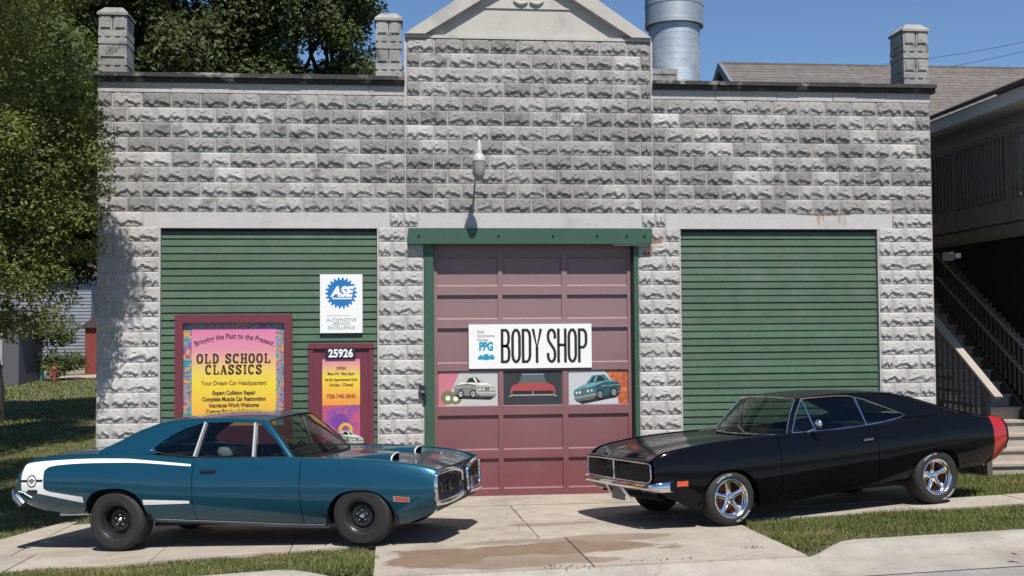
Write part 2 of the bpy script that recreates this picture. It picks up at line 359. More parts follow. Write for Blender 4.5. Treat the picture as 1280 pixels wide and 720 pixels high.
# driveway: slabs from the door to the gutter
dw = empty('driveway', kind='structure')
for (x0, x1, y0, y1, d) in [(0.3, 3.75, -0.80, 0.14, .012), (-0.42, 1.61, -2.46, -0.815, 0), (1.622, 4.0, -2.46, -0.815, .002), (-0.15, 1.62, -3.74, -2.475, 0), (1.632, 4.0, -3.74, -2.475, -.002),
                            (-0.15, 1.9, -5.62, -3.755, 0), (1.912, 3.98, -5.62, -3.755, .002),
                            (-4.3, -2.55, -2.605, -0.02, -.002), (-2.54, -0.43, -2.605, -0.02, .0), (4.01, 5.6, -2.27, -0.02, 0), (5.61, 7.1, -2.27, -0.02, .002)]:
    sheet(MB(), x0, x1, y0, y1, 0.003+d, 0.25, 0.2).build('slab', dw, M['apron'], smooth=40)
mb = MB()  # the corner of paving that runs out past the building on the left
pl = [(-5.45, -2.605), (-4.92, -1.25), (-4.72, -0.45), (-4.5, 0.3), (-4.31, 0.3), (-4.31, -2.605)]
mb.add([(x, y, gz(x, y)+0.003) for x, y in pl], [tuple(range(6))])
mb.build('slab', dw, M['apron'])
# curb and gutter: stretches left and right of the driveway, dropping to a lip at its mouth
def curb(name, x0, x1, drop_lo=None, drop_hi=None):
    mb = MB(); rows = []
    xs = np.arange(x0, x1+0.01, 0.15)
    prof = [(-4.86, 0.0), (-5.04, 0.004), (-5.10, -0.012), (-5.24, -0.085), (-5.42, -0.112), (-5.95, -0.118), (-6.06, -0.125), (-6.07, -0.30)]
    for x in xs:
        k = 1.0
        if drop_lo is not None: k = sm(drop_lo[0], drop_lo[1], x)
        if drop_hi is not None: k = 1-sm(drop_hi[0], drop_hi[1], x)
        row = [(x, -4.86-0.72*(1-k), gz(x, -4.86)-0.4)]
        for y, z in prof:
            yy = y if y < -5.6 else y-(1-k)*(0.72*(y+5.6)/0.74)
            zz = z*k+(1-k)*(-0.03-0.088*sm(-5.6, -6.06, yy)) if y > -5.9 else z
            row.append((x, yy, gz(x, yy)+zz))
        rows.append(row)
    mb.grid(rows); return tag(mb.build(name, m=M['curb'], smooth=40), kind='structure')
curb('curb', 4.0, 14.0, drop_lo=(3.9, 4.75)); curb('curb', -14.0, -0.16, drop_hi=(-1.1, -0.2))
mb = MB(); mb.grid([[(x, y, gz(x, y)+z) for x in np.linspace(-0.16, 4.0, 15)] for y, z in ((-6.07, -.3), (-6.06, -.125), (-5.95, -.118), (-5.63, -.03), (-5.62, -.01))])
tag(mb.build('gutter', m=M['curb'], smooth=50), kind='structure')
mb = MB(); mb.grid([[(x, y, gz(x, y)+0.012) for x in np.linspace(-40, -6.5, 20)] for y in (46.5, 50.5)])
tag(mb.build('path', m=M['concrete'], smooth=50), kind='structure')

mb = MB(); mb.grid([[(x, y, gz(x, y)-.1225) for x in np.linspace(-12, 14, 60)] for y in (-6.085, -6.062)]); tag(mb.build('gutter_joint', m=M['dark']), kind='structure')
def blades(name, region, n, hmin, hmax, w=0.006, dens=None):
    """thousands of single blades over a region(x0,x1,y0,y1)"""
    x0, x1, y0, y1 = region
    X = np.random.uniform(x0, x1, n); Y = np.random.uniform(y0, y1, n)
    if dens is not None:
        keep = np.array([dens(a, b) for a, b in zip(X, Y)]); X = X[keep]; Y = Y[keep]
    n = len(X); Z = np.array([gz(a, b) for a, b in zip(X, Y)])-0.03
    patch = 0.65+0.5*np.sin(X*2.3+1.3*np.sin(Y*3.1))*np.sin(Y*2.9+X*0.7)
    H = np.random.uniform(hmin, hmax, n)*np.clip(patch, 0.55, 1.3); A = np.random.uniform(0, 2*np.pi, n); ln = np.random.uniform(0.1, 0.8, n)*H
    dx, dy = np.cos(A), np.sin(A); B = A+np.random.uniform(-1, 1, n)
    base = np.stack([X, Y, Z], 1)
    V = np.empty((n, 3, 3))
    V[:, 0] = base+np.stack([-dy*w, dx*w, np.zeros(n)], 1); V[:, 1] = base+np.stack([dy*w, -dx*w, np.zeros(n)], 1)
    V[:, 2] = base+np.stack([np.cos(B)*ln, np.sin(B)*ln, H], 1)
    F = np.arange(3*n).reshape(n, 3)
    return tag(link(name, np_mesh(name, V.reshape(-1, 3), F, M['grass'])), kind='stuff')
def wig(x): return 0.05*math.sin(x*5.1)+0.035*math.sin(x*13.7+1)
blades('grass', (4.0, 9.5, -4.95, -2.6), 60000, 0.03, 0.075, dens=lambda x, y: y > -4.86-0.55*(1-sm(3.9, 4.75, x))+wig(x)*.5 and y < -3.08+wig(x*1.3)*.6 and x > 4.02+wig(y))
blades('grass', (-6.0, -0.1, -5.0, -3.6), 40000, 0.03, 0.07, dens=lambda x, y: y < -3.74+wig(x) and x < -0.17+wig(y))
blades('grass', (7.1, 11.5, -2.26, 1.0), 24000, 0.04, 0.10, dens=lambda x, y: y < -0.1 or x < 8.7)
blades('grass', (-14.0, -4.0, -2.7, 14.0), 90000, 0.03, 0.075, w=0.009, dens=lambda x, y: not (x > -5.5+(y+2.7)*0.36 and y < 0.3) and not (x > -4.05 and y > 0.0))
blades('grass', (-30.0, -4.2, 14.0, 46.3), 45000, 0.06, 0.13, w=0.03)

# ------------------------------------------------------------------ the garage building
G = empty('garage_building', (2.025, 0, 0), 'single storey rock faced concrete block garage with stepped gable front', 'building')
G.location = (0, 0, 0)
XL, XR, ROW, ZL = -4.007, 8.058, 0.2086, 4.037      # ends of the front, course height, top of the lintels
# mortar wall behind the blocks, with the three openings left free; side and rear walls, flat roof
mb = MB()
for a, b in ((XL+.01, -3.165), (-0.149, 0.492), (3.588, 4.206), (7.213, XR-.01)): mb.box(a, b, 0.0005, 0.30, -0.45, 3.83)
mb.box(XL+.01, XR-.01, 0.0005, 0.30, 3.8301, 5.83); mb.box(0.25, 3.81, 0.0005, 0.30, 5.8301, 6.54)
mb.build('wall', G, M['mortar'])
mb = MB(); mb.box(XL+.02, XL+.28, 0.302, 12, -0.6, 5.5); mb.box(XR-.28, XR-.02, 0.302, 12, -0.6, 5.5); mb.box(XL+.281, XR-.281, 11.7, 11.99, -0.6, 5.4)
mb.build('side_wall', G, M['stone_stuff'])
MB().box(XL+.29, XR-.29, 0.31, 11.69, 5.1, 5.3).build('roof', G, M['dark'])
MB().box(-3.15, 7.2, 1.2, 1.25, -0.5, 3.9).build('inner_partition', G, M['dark'])

def rock_mesh(name, L, H, seed, nx):
    """one moulded rock faced block: flat chiselled margin, pillowed upper face, ragged overhanging ledge with a dark underside"""
    r = random.Random(seed); full = L > 0.3
    us = [0, 0.03]+[0.055+0.89*i/(nx-1) for i in range(nx)]+[0.97, 1]
    vs_ = [0, 0.05, 0.085, 0.12, 0.16, 0.20, 0.245, 0.29, 0.34, 0.39, 0.45, 0.52, 0.60, 0.70, 0.80, 0.89, 0.95, 1]
    # the ledge line along the block: a heavy bite at one end, a peak, a long thin bite
    key = [(.0, .12), (.10, .36), (.17, .44), (.27, .27), (.36, .22), (.45, .46), (.52, .54), (.60, .38), (.72, .40), (.82, .26), (.90, .30), (1, .12)]
    key = [(u+(r.uniform(-.03, .03) if 0 < u < 1 else 0), v+r.uniform(-.05, .05)) for u, v in key]
    key.sort(); led = pchip(key); dash = (r.uniform(.55, .72), r.uniform(.54, .62), r.uniform(.07, .12)); tilt = r.uniform(-.25, .25)
    rows = []
    for v in vs_:
        row = []
        for u in us:
            edge = min(u/0.075, (1-u)/0.075, v/0.085, (1-v)/0.07, 1.0)
            ridge = led(u); win = min(1.0, math.sin(math.pi*min(1, max(0, u)))*1.9)**.8
            if v > ridge: p = 1-0.72*((v-ridge)/(1-ridge))**0.8
            else: p = max(0.10, 1-((ridge-v)/(0.06+.50*max(0, ridge-.12)))**.8)
            d = math.exp(-((u-dash[0])/dash[2])**2-((v-dash[1])/0.055)**2)-.8*math.exp(-((u-dash[0])/dash[2])**2-((v-dash[1]-.11)/0.06)**2)
            hh = 0.005+0.031*p*(0.45+0.55*win)*(1+tilt*(u-.5))-0.008*d+0.003*math.sin(u*23+seed)*math.sin(v*17+seed*2)+r.uniform(-.0045, .0045)*(1.3-v)
            if edge < 1: hh = 0.002+max(0, hh-.002)*max(0, edge)**0.8
            jx = 0 if edge < 1 else r.uniform(-.006, .006); jz = 0 if edge < 1 else r.uniform(-.008, .008)
            row.append(((u+jx-0.5)*L, -max(.001, hh), (v+jz)*H))
        rows.append(row)
    mb = MB(); mb.grid(rows)
    for e in (rows[0], rows[-1], [q[0] for q in rows], [q[-1] for q in rows]): mb.grid([[(p[0], 0.03, p[2]) for p in e], e])
    return mb.mesh(name, smooth=38)
FULL = [rock_mesh('rock_block', 0.389, ROW-0.006, 11+i, 22) for i in range(8)]
HALF = [rock_mesh('rock_half_block', 0.192, ROW-0.006, 41+i, 14) for i in range(4)]
FULLP = [m.copy() for m in FULL]; HALFP = [m.copy() for m in HALF]
for m_ in FULL+HALF: m_.materials.append(M['stone'])
for m_ in FULLP+HALFP: m_.materials.append(M['stone_pale'])
blocks = []
def course(x0, x1, z, off, pale):
    x = x0; first = True
    while x < x1-0.02:
        w = 0.4 if not (first and off) else 0.2
        e = min(x+w, x1)
        if x1-e < 0.09: e = x1
        blocks.append((x, e, z, pale)); x = e; first = False
ztop = ZL+8*ROW
for k in range(8): course(XL, 0.24, ZL+k*ROW, k % 2, False); course(0.24, 3.82, ZL+k*ROW, (k+1) % 2, False); course(3.82, XR, ZL+k*ROW, k % 2, False)
for k in range(8, 12): course(0.255, 3.805, ZL+k*ROW, (k+1) % 2, False)
for k in range(-21, 0):
    z = ZL+k*ROW
    if k == -1: segs = [(XL, -3.374), (.012, .42), (3.646, 4.003), (7.427, XR)]
    else: segs = [(XL, -3.157), (-.157, .497), (3.583, 4.214), (7.205, XR)]
    for a, b in segs: course(a, b, z, k % 2, True)
def rank(b):
    return (0 if b[1]-b[0] > 0.3 else 1, 0 if b[2] > 1.0 else 1)
blocks.sort(key=rank)
rest = MB()
for i, (a, b, z, pale) in enumerate(blocks):
    L = b-a; full = L > 0.28
    if not pale and random.random() < 0.035: pale = True
    src = random.choice(((FULLP if pale else FULL) if full else (HALFP if pale else HALF)))
    sx = (L-0.011)/(0.389 if full else 0.192)
    if random.random() < 0.3: sx = -sx
    if i < 300:
        o = link('stone_block', src, G, ((a+b)/2, 0, z+0.003)); o.scale = (sx, random.uniform(.8, 1.15), 1)
    else:
        rest.mat(src.materials[0])
        rest.add([((a+b)/2+v.co.x*sx, v.co.y, z+0.004+v.co.z) for v in src.vertices], [tuple(p.vertices) for p in src.polygons])
o = rest.build('stone_course', G, smooth=28); tag(o, kind='stuff')
# the thin levelling course under the coping
for a, b in ((XL, 0.24), (3.82, XR)):
    x = a
    while x < b-0.05:
        e = min(b, x+random.uniform(0.7, 1.0)); e = b if b-e < 0.3 else e
        MB().box(x+.004, e-.004, -0.012+random.uniform(-.004, .004), 0.10, ztop+.004, 5.845).build('levelling_stone', G, M['stone_pale']); x = e
# pale mortar seams either side of the gable
MB().box(0.228, 0.252, -0.016, 0.02, 5.56, 6.55).build('mortar_seam', G, M['lintel']); MB().box(3.808, 3.832, -0.016, 0.02, 5.53, 6.55).build('mortar_seam', G, M['lintel'])
# coping stones: a weathered slab over a shadowed drip course, in lengths
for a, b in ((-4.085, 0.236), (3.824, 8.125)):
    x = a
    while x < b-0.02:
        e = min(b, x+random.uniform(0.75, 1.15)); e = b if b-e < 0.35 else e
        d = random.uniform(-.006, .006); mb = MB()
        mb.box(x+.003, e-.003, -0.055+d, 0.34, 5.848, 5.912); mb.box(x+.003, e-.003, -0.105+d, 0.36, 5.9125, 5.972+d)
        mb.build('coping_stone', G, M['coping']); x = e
# lintels
for a, b in ((-3.374, .012), (.42, 3.646), (4.003, 7.427)):
    mb = MB(); mb.box(a+.004, b-.004, -0.008, 0.26, 3.812, ZL-.004); l = mb.build('lintel', G, M['lintel'])
mb = MB(); mb.mat(M['rust']); n_ = 24
xs_ = [5.95+.85*i/n_ for i in range(n_+1)]; mb.add([(x, -0.0095, ZL-.012-.012*math.sin(math.pi*i/n_)*(1+.4*math.sin(i*2.3))) for i, x in enumerate(xs_)]+[(x, -0.0095, ZL-.005) for x in xs_], [(i, i+1, n_+2+i, n_+1+i) for i in range(n_)])
mb.mat(M['rust_pale'])
for (x, w, L) in ((6.30, .035, .17), (6.37, .02, .10), (6.62, .018, .15), (6.70, .012, .19)): mb.add([(x-w, -.0092, 4.02), (x+w, -.0092, 4.02), (x+w*.6, -.0092, 4.02-L*.7), (x+.2*w, -.0092, 4.02-L), (x-w*.5, -.0092, 4.02-L*.8)], [(0, 1, 2, 3, 4)])
mb.build('rust_stain', G)
# broken corner showing red brick beside the door header
for (x0, x1, z0, z1) in ((3.66, 3.79, 3.43, 3.56), (3.82, 3.93, 3.60, 3.68), (0.30, 0.42, 3.47, 3.55)): MB().box(x0, x1, -0.018, 0.02, z0, z1).build('brick', G, M['brick'])
# jambs of the two side openings: smooth pale reveal
for x0, x1 in ((-3.165, -3.150), (-.164, -.149), (4.206, 4.219), (7.198, 7.213)): MB().box(x0, x1, -0.004, 0.14, -0.45, 3.811).build('reveal', G, M['lintel'])

# gable: stucco panel, raking coping, ledge and scroll
def zr(x, z0, s): return z0+s*(1.785-abs(x-2.025))
mb = MB(); mb.prism([(0.50, 6.59), (3.55, 6.59), (2.025, 7.62)], 0.03, 0.28); mb.build('gable_panel', G, M['stucco'])
mb = MB(); mb.prism([(1.17, 7.002), (2.88, 7.002), (2.86, 7.018), (1.19, 7.018)], 0.012, 0.05); mb.build('gable_ledge', G, M['stucco'])
mb = MB(); mb.prism([(1.21, 7.0185), (2.84, 7.0185), (2.025, 7.58)], 0.018, 0.05); mb.build('gable_tympanum', G, M['stucco'])
mb = MB(); mb.box(0.245, 3.815, -0.02, 0.30, 6.545, 6.59); mb.build('gable_sill', G, M['stucco'])
for s in (-1, 1):
    X = lambda d: 2.025+s*d
    mb = MB(); mb.prism([(X(1.785), 6.592), (X(1.50), 6.592), (X(0), 7.535), (X(0), 7.815)], -0.075, 0.34); mb.build('raking_coping', G, M['stucco'])
mb = MB()
for s in (-1, 1):
    mb.tube([(2.025+s*(0.02+0.20*t/8), -0.0, 7.105-0.035*math.sin(math.pi*t/8)+0.02*(t/8)**3) for t in range(9)], [0.008+0.02*math.sin(math.pi*min(1, (t+1)/9)) for t in range(9)], 8)
mb.build('scroll_ornament', G, M['stucco'], smooth=40)

# three pilaster caps standing on the coping, each built of courses of stone
def pilaster(x0, x1, two):
    P = empty('pilaster', ((x0+x1)/2, 0.2, 5.973), parent=G); w = (x1-x0)/2; d0, d1 = -0.2, 0.26
    z = 0.0
    for i in range(4):
        h = 0.203
        if i % 2 == 0:      # banded course: two ribs with a row of notches between
            mb = MB(); mb.box(-w-.004, w+.004, d0-.004, d1+.004, z+.004, z+.085); mb.box(-w+.012, w-.012, d0+.012, d1-.012, z+.0851, z+.112); mb.box(-w-.004, w+.004, d0-.004, d1+.004, z+.1121, z+h-.004)
            for k in range(3): xx = -w+.06+k*(2*w-.12)/2.0; mb.box(xx-.03, xx+.03, d0-.001, d0+.013, z+.0852, z+.1119)
            mb.build('stone', P, M['stone_old'])
        else:
            g = 0.0 if (i == 1 and not two) else 0.5
            cuts = [(-w, -0.006), (0.006, w)] if g else [(-w, w)]
            for a, b in cuts:
                mb = MB(); mb.box(a, b, d0+.006, d1-.006, z+.006, z+h-.004)
                mb.box(a+.03, b-.03, d0-.010, d0+.0059, z+.03, z+h-.03); mb.build('stone', P, M['stone_old'])
        z += h
    mb = MB(); a, b = w+.02, w-.07
    lo = [(-a, d0-.02, z), (a, d0-.02, z), (a, d1+.02, z), (-a, d1+.02, z)]; lo2 = [(p[0], p[1], z+.035) for p in lo]
    hi = [(-b, d0+.07, z+.125), (b, d0+.07, z+.125), (b, d1-.07, z+.125), (-b, d1-.07, z+.125)]
    mb.grid([lo, lo2, hi], closed=True).add(hi, [(0, 1, 2, 3)]); mb.build('cap', P, M['stone_old'])
pilaster(-4.0, -3.62, False); pilaster(-.172, .19, True); pilaster(7.665, 8.05, True)
mb = MB(); mb.box(3.834, 4.21, 0.0, 0.36, 5.974, 6.05); mb.box(3.846, 4.198, 0.012, 0.35, 6.0501, 6.08); mb.box(3.834, 4.21, 0, 0.36, 6.0801, 6.16); mb.build('stub_stone', G, M['stone_old'])

# clapboard infill of the two side bays
def siding(x0, x1, z1):
    MB().box(x0, x1, 0.142, 0.17, -0.4, z1).build('backing', G, M['dark'])
    MB().box(x0, x1, 0.045, 0.14, z1-.028, z1-.002).build('head_flashing', G, M['black'])
    b = 0.1035; me = None; z = z1-0.032; k = 0
    while z > 0.0:
        L = x1-x0-.012
        if me is None:
            mb = MB(); mb.prism([(0, 0), (1, 0), (1, 1), (0, 1)], 0, 1)
            mb = MB(); pr = [(0.048, 0.0), (0.050, -0.004), (0.062, -0.004), (0.078, 0.095), (0.074, 0.0975), (0.064, 0.0975)]
            rows = [[(x, y, zz) for y, zz in pr] for x in (-L/2, L/2)]; mb.grid(rows, closed=True)
            mb.add(rows[0], [tuple(range(6))]); mb.add(rows[1], [tuple(range(5, -1, -1))])
            me = mb.mesh('siding_board'); me.materials.append(M['green'])
        o = link('siding_board', me, G, ((x0+x1)/2, random.uniform(-.002, .002), z-b)); o.rotation_euler = (random.uniform(-.01, .01), random.uniform(-.0006, .0006), 0)
        z -= b
siding(-3.149, -0.165, 3.811); siding(4.220, 7.197, 3.811)

# overhead garage door: rails and stiles round recessed panels, maroon faded by the sun towards the top
def door_paint():
    m = mat('faded maroon door', (0.205, 0.064, 0.072), 0.5, var=0.07, vscale=2.5, bump=0.05, bscale=60)
    nt = m.node_tree; N = nt.nodes; L = nt.links; b = N['Principled BSDF']; src = b.inputs['Base Color'].links[0].from_socket
    g = N.new('ShaderNodeNewGeometry'); sx = N.new('ShaderNodeSeparateXYZ'); L.new(g.outputs['Position'], sx.inputs[0])
    n = N.new('ShaderNodeTexNoise'); n.inputs['Scale'].default_value = 1.6; n.inputs['Detail'].default_value = 6; L.new(g.outputs['Position'], n.inputs['Vector'])
    ma = N.new('ShaderNodeMath'); ma.operation = 'MULTIPLY_ADD'; L.new(n.outputs[0], ma.inputs[0]); ma.inputs[1].default_value = 0.9; L.new(sx.outputs[2], ma.inputs[2])
    mr = N.new('ShaderNodeMapRange'); mr.inputs[1].default_value = 0.75; mr.inputs[2].default_value = 2.9; mr.inputs[4].default_value = 0.9; L.new(ma.outputs[0], mr.inputs[0])
    mx = N.new('ShaderNodeMix'); mx.data_type = 'RGBA'; L.new(mr.outputs[0], mx.inputs[0]); L.new(src, mx.inputs[6]); mx.inputs[7].default_value = (0.232, 0.150, 0.152, 1)
    L.new(mx.outputs[2], b.inputs['Base Color']); return m
M['door'] = door_paint()
M['door_dark'] = mat('door weatherstrip', (0.05, 0.015, 0.02), 0.7)
D = empty('garage_door', (2.08, 0.115, 0), parent=G)
cols = [(0.685, 1.556), (1.622, 2.482), (2.560, 3.445)]
rows_ = [(0.094, 0.528), (0.648, 1.146), (1.273, 1.778), (1.885, 2.388), (2.515, 2.862), (2.989, 3.40)]
dx, dy = 2.08, 0.115
for i, (a, b) in enumerate(zip([0.632]+[c[1] for c in cols], [c[0] for c in cols]+[3.512])):
    MB().box(a-dx, b-dx, -0.012, 0.03, -0.015, 3.6).build('stile', D, M['door'])
zs_ = [-0.015]+[v for r in rows_ for v in r]+[3.6]
for i in range(0, len(zs_), 2):
    for (a, b) in cols:
        mb = MB(); mb.box(a-dx+.001, b-dx-.001, -0.010, 0.03, zs_[i], zs_[i+1])
        if i > 0: mb.box(a-dx+.001, b-dx-.001, -0.022, -0.0101, zs_[i]+.004, zs_[i]+.02)   # drip bead under each section joint
        mb.build('rail', D, M['door'])
        if 0 < i < len(zs_)-1:
            zz = (zs_[i]+zs_[i+1])/2
for (z0, z1) in rows_:
    for (a, b) in cols:
        mb = MB(); mb.box(a-dx+.001, b-dx-.001, 0.012, 0.028, z0+.001, z1-.001)
        mb.mat(M['door']); mb.add([(a-dx+.001, -0.0095, z0+.001), (b-dx-.001, -0.0095, z0+.001), (b-dx-.001, 0.012, z0+.022), (a-dx+.001, 0.012, z0+.022)], [(0, 1, 2, 3)])
        mb.build('panel', D, M['door'])
MB().box(0.632-dx, 3.512-dx, -0.02, 0.03, -0.03, -0.0155).build('weather_strip', D, M['black'])
MB().box(0.55, 3.57, 0.26, 0.29, -0.3, 3.8).build('door_backing', G, M['dark'])
# green jambs and the boxed track cover over the door
for (x0, x1, y0) in ((0.497, 0.625, -0.02), (3.520, 3.583, -0.02)):
    MB().box(x0, x1, y0, 0.20, -0.1, 3.60).build('jamb', G, M['green_trim'])
MB().box(0.6255, 0.640, 0.06, 0.102, -0.05, 3.58).build('door_stop', G, M['green_trim']); MB().box(3.500, 3.5195, 0.03, 0.102, -0.05, 3.58).build('door_stop', G, M['black'])
H = MB(); H.box(0.274, 3.775, -0.12, -0.009, 3.582, 3.808); H.box(0.274, 3.775, -0.127, -0.1201, 3.584, 3.60); hd = H.build('track_cover', G, M['green_trim'])
for x in (0.42, 1.55, 2.33, 2.97, 3.40, 3.66): MB().lathe([(0, -.137), (0.016, -.135), (0.018, -.1205)], 'y', (x, 0, 3.70), 10).build('bolt', hd, M['black'])
MB().box(3.20, 3.72, -0.11, -0.03, 3.562, 3.578).build('soffit_strip', G, M['lintel'])

# ---- things fixed to the front
lb = empty('lock_box', (0.46, -0.03, 1.52), 'small black lock box fixed on green jamb left of garage door', 'lock box')
MB().box(-.045, .045, -0.05, 0.0, -0.06, .06).build('case', lb, M['black']); MB().box(-.03, .03, -.058, -.0505, -.03, .0).build('keypad', lb, M['chrome_dull'])
MB().box(.01, .06, -.035, 0, -.14, -.061).build('cable_gland', lb, M['black'])

# narrow maroon door with its poster and number plate
nd = empty('narrow_door', (-0.67, 0.03, 0), parent=G)
MB().box(-.452, .452, -0.0, .1, -0.1, 2.18).build('leaf', nd, M['maroon'])
mb = MB(); mb.box(-.458, .458, -0.035, -.0005, 2.12, 2.19); mb.build('head_casing', nd, M['maroon'])
for s in (-1, 1): MB().box(min(s*.456, s*.385), max(s*.456, s*.385), -.022, -.0005, -.1, 2.1195).build('side_casing', nd, M['maroon'])
npl = empty('number_plate', (-0.677, -0.004, 2.058), 'white house number 25926 on black backing above narrow maroon door', 'house number')
MB().box(-.208, .208, -0.006, .0, -.072, .072).build('plate', npl, M['black'])
put_text(MB(), '25926', 0, -0.058, -0.009, 0.155, bold=0.006, xs=0.86, space=1.04).build('lettering', npl, M['white'])
PINK, YEL, ORG = (0.60, 0.17, 0.33), (0.72, 0.56, 0.04), (0.72, 0.25, 0.05)
dp = empty('door_poster', (-0.672, 0.024, 0.80), 'tall pink to orange poster on narrow maroon door, car picture below', 'poster')
M['dposter'] = grad_mat('opening hours print', [(0, ORG), (.42, (0.74, .47, .05)), (.62, YEL), (1, PINK)], .52, 1.17)
MB().box(-.262, .262, -0.005, 0, .52, 1.17).build('hours_sheet', dp, M['dposter'])
ink = mat('ink', (0.035, 0.02, 0.02), 0.6)
mb = MB()
for t, z, s in (('OPEN', 1.02, .062), ('Mon-Fri  9am-5pm', .945, .058), ('Sat By Appointment Only', .865, .05), ('Sunday - Closed', .79, .058)): put_text(mb, t, 0, z, -0.0065, s, bold=.0015, xs=.86)
mb.build('lettering', dp, ink)
put_text(MB(), '708-748-0845', 0, .62, -0.0065, .085, bold=.002, xs=.86).build('phone_lettering', dp, mat('red ink', (0.33, 0.05, 0.03), .6))
M['art1'] = mat('pink swirl print', (0.55, 0.10, 0.22), .5, world=False, col2=(0.28, 0.09, 0.33), c2scale=5, c2lo=.5, c2hi=.55)
MB().box(-.262, .262, -0.005, 0, -.10, .515).build('picture_sheet', dp, M['art1'])
PM = {}
def pm(col):
    k = tuple(round(c, 3) for c in col)
    if k not in PM: PM[k] = mat('printed ink', col, .5, world=False, var=.25, vscale=18)
    return PM[k]
def car_art(parent, x, z, s, body, y=-0.0065, flip=1, dark=(0.02, .02, .025), trim=(.6, .6, .58), under=(.16, .13, .10)):
    """a small printed picture of a car in three-quarter view, built up of flat inked shapes"""
    mb = MB(); n = [0]
    def P(pts, col):
        n[0] += 1; yy = y-.00025*n[0]
        mb.mat(pm(col)).add([(x+flip*a*s, yy, z+b*s) for a, b in pts], [tuple(range(len(pts)))])
    def D(a, b, r, col, r0=0.0, sx=.75):
        n[0] += 1; mb.mat(pm(col)); disc(mb, x+flip*a*s, z+b*s, r*s, y-.00025*n[0], 16, r0=r0*s, sx=sx)
    lt = tuple(min(1, c*1.7+.05) for c in body); dk = tuple(c*.45 for c in body)
    P([(-1.02, -.36), (-.8, -.55), (.75, -.62), (1.02, -.42), (.4, -.3)], dark)
    P([(-1.05, .02), (-1.0, -.30), (-.3, -.42), (.1, -.46), (.1, .1), (-.45, .2), (-.9, .16)], dk)
    P([(-.95, .12), (-.42, .20), (.15, .12), (.95, .06), (.60, .20), (.1, .26), (-.5, .30)], lt)
    P([(-.62, .24), (-.42, .52), (.12, .55), (.46, .22)], body); P([(-.44, .26), (-.28, .47), (.06, .49), (.30, .24)], dark); P([(-.10, .47), (-.02, .48), (.12, .27), (.02, .27)], lt)
    P([(.08, .10), (1.0, .04), (1.05, -.10), (1.0, -.40), (.2, -.46), (.06, -.2)], body)
    P([(.14, .02), (.98, -.03), (.98, -.22), (.18, -.20)], dark)
    for k in range(4): P([(.20, -.02-.045*k), (.94, -.05-.045*k), (.94, -.062-.045*k), (.20, -.034-.045*k)], trim)
    for a in (.24, .42, .78, .92): D(a, -.09-.01*a, .075, trim); D(a, -.09-.01*a, .045, (.75, .75, .70))
    P([(.06, -.25), (1.07, -.27), (1.06, -.36), (.08, -.34)], trim); P([(.10, -.29), (1.04, -.31), (1.04, -.33), (.10, -.31)], dark); P([(.15, -.38), (1.0, -.40), (.95, -.47), (.2, -.48)], under)
    for a in (-.72, -.10): D(a, -.32, .22, dark); D(a, -.32, .13, trim); D(a, -.32, .08, dark); D(a, -.32, .04, trim)
    P([(-1.0, .0), (-.2, .04), (-.2, .01), (-1.0, -.03)], trim); P([(.35, .20), (.42, .18), (.75, .08), (.62, .10)], trim)
    return mb.build('car_picture', parent)
mb = MB(); disc(mb, -.02, .30, .11, -.0062, 20, sx=1.15); mb.build('purple_spot', dp, mat('purple print', (.20, .06, .33), .5))
mb = MB(); disc(mb, .06, .18, .10, -.0066, 20, r0=.055, sx=1.0); mb.build('yellow_ring', dp, mat('yellow print', (.75, .45, .06), .5))
car_art(dp, .10, .06, .20, (.45, .55, .40))

# big framed banner on the left bay
fb = empty('framed_banner', (-2.149, 0.03, 0.7), 'large maroon framed banner with pink to yellow print on green siding', 'banner')
mb = []
for (x0, x1, z0, z1) in ((-.80, -.69, -.6, 1.905), (.69, .80, -.6, 1.905), (-.689, .689, 1.79, 1.905), (-.689, .689, -.6, .36)): MB().box(x0, x1, -.06, .05, z0, z1).build('frame_rail', fb, M['maroon'])
def psychedelic():
    m = mat('swirling border print', (0.05, .2, .35), .5); nt = m.node_tree; N = nt.nodes; L = nt.links
    tc = N.new('ShaderNodeTexCoord'); w = N.new('ShaderNodeTexNoise'); w.inputs['Scale'].default_value = 4.2; w.inputs['Detail'].default_value = 1.0; w.inputs['Distortion'].default_value = 2.2
    cr = N.new('ShaderNodeValToRGB'); e = cr.color_ramp.elements; cr.color_ramp.interpolation = 'CONSTANT'
    cs = [(.50, .12, .22), (.03, .22, .12), (.06, .25, .42), (.62, .28, .05), (.20, .10, .30), (.08, .35, .35), (.60, .10, .06), (.10, .12, .30)]
    while len(e) < len(cs): e.new(.5)
    for i, c in enumerate(cs): e[i].position = .22+.56*i/len(cs); e[i].color = (*c, 1)
    L.new(tc.outputs['Object'], w.inputs['Vector']); L.new(w.outputs['Fac'], cr.inputs[0]); L.new(cr.outputs[0], N['Principled BSDF'].inputs['Base Color']); return m
MB().box(-.689, .689, .0, .012, .361, 1.789).build('border_sheet', fb, psychedelic())
M['banner'] = grad_mat('banner print', [(0, (0.72, .30, .05)), (.22, (0.74, .43, .05)), (.45, YEL), (.58, (.70, .50, .10)), (.78, (.62, .25, .30)), (1, PINK)], .30, 1.72)
MB().box(-.575, .575, -.004, -.0005, .362, 1.72).build('print_sheet', fb, M['banner'])
M['ink'] = mat('dark print ink', (.04, .025, .02), .6)
# arched tagline
mb = MB(); vs, fs = text_faces('Bringing the Past to the Present', .105, xs=.80, bold=.002)
R_ = 1.35; arc = []
for a, b in vs: th = a/R_; arc.append(((R_+b)*math.sin(th), -.0055, 1.57-R_+(R_+b)*math.cos(th)))
mb.add(arc, fs); mb.build('tagline_lettering', fb, mat('plum ink', (.10, .02, .05), .6))
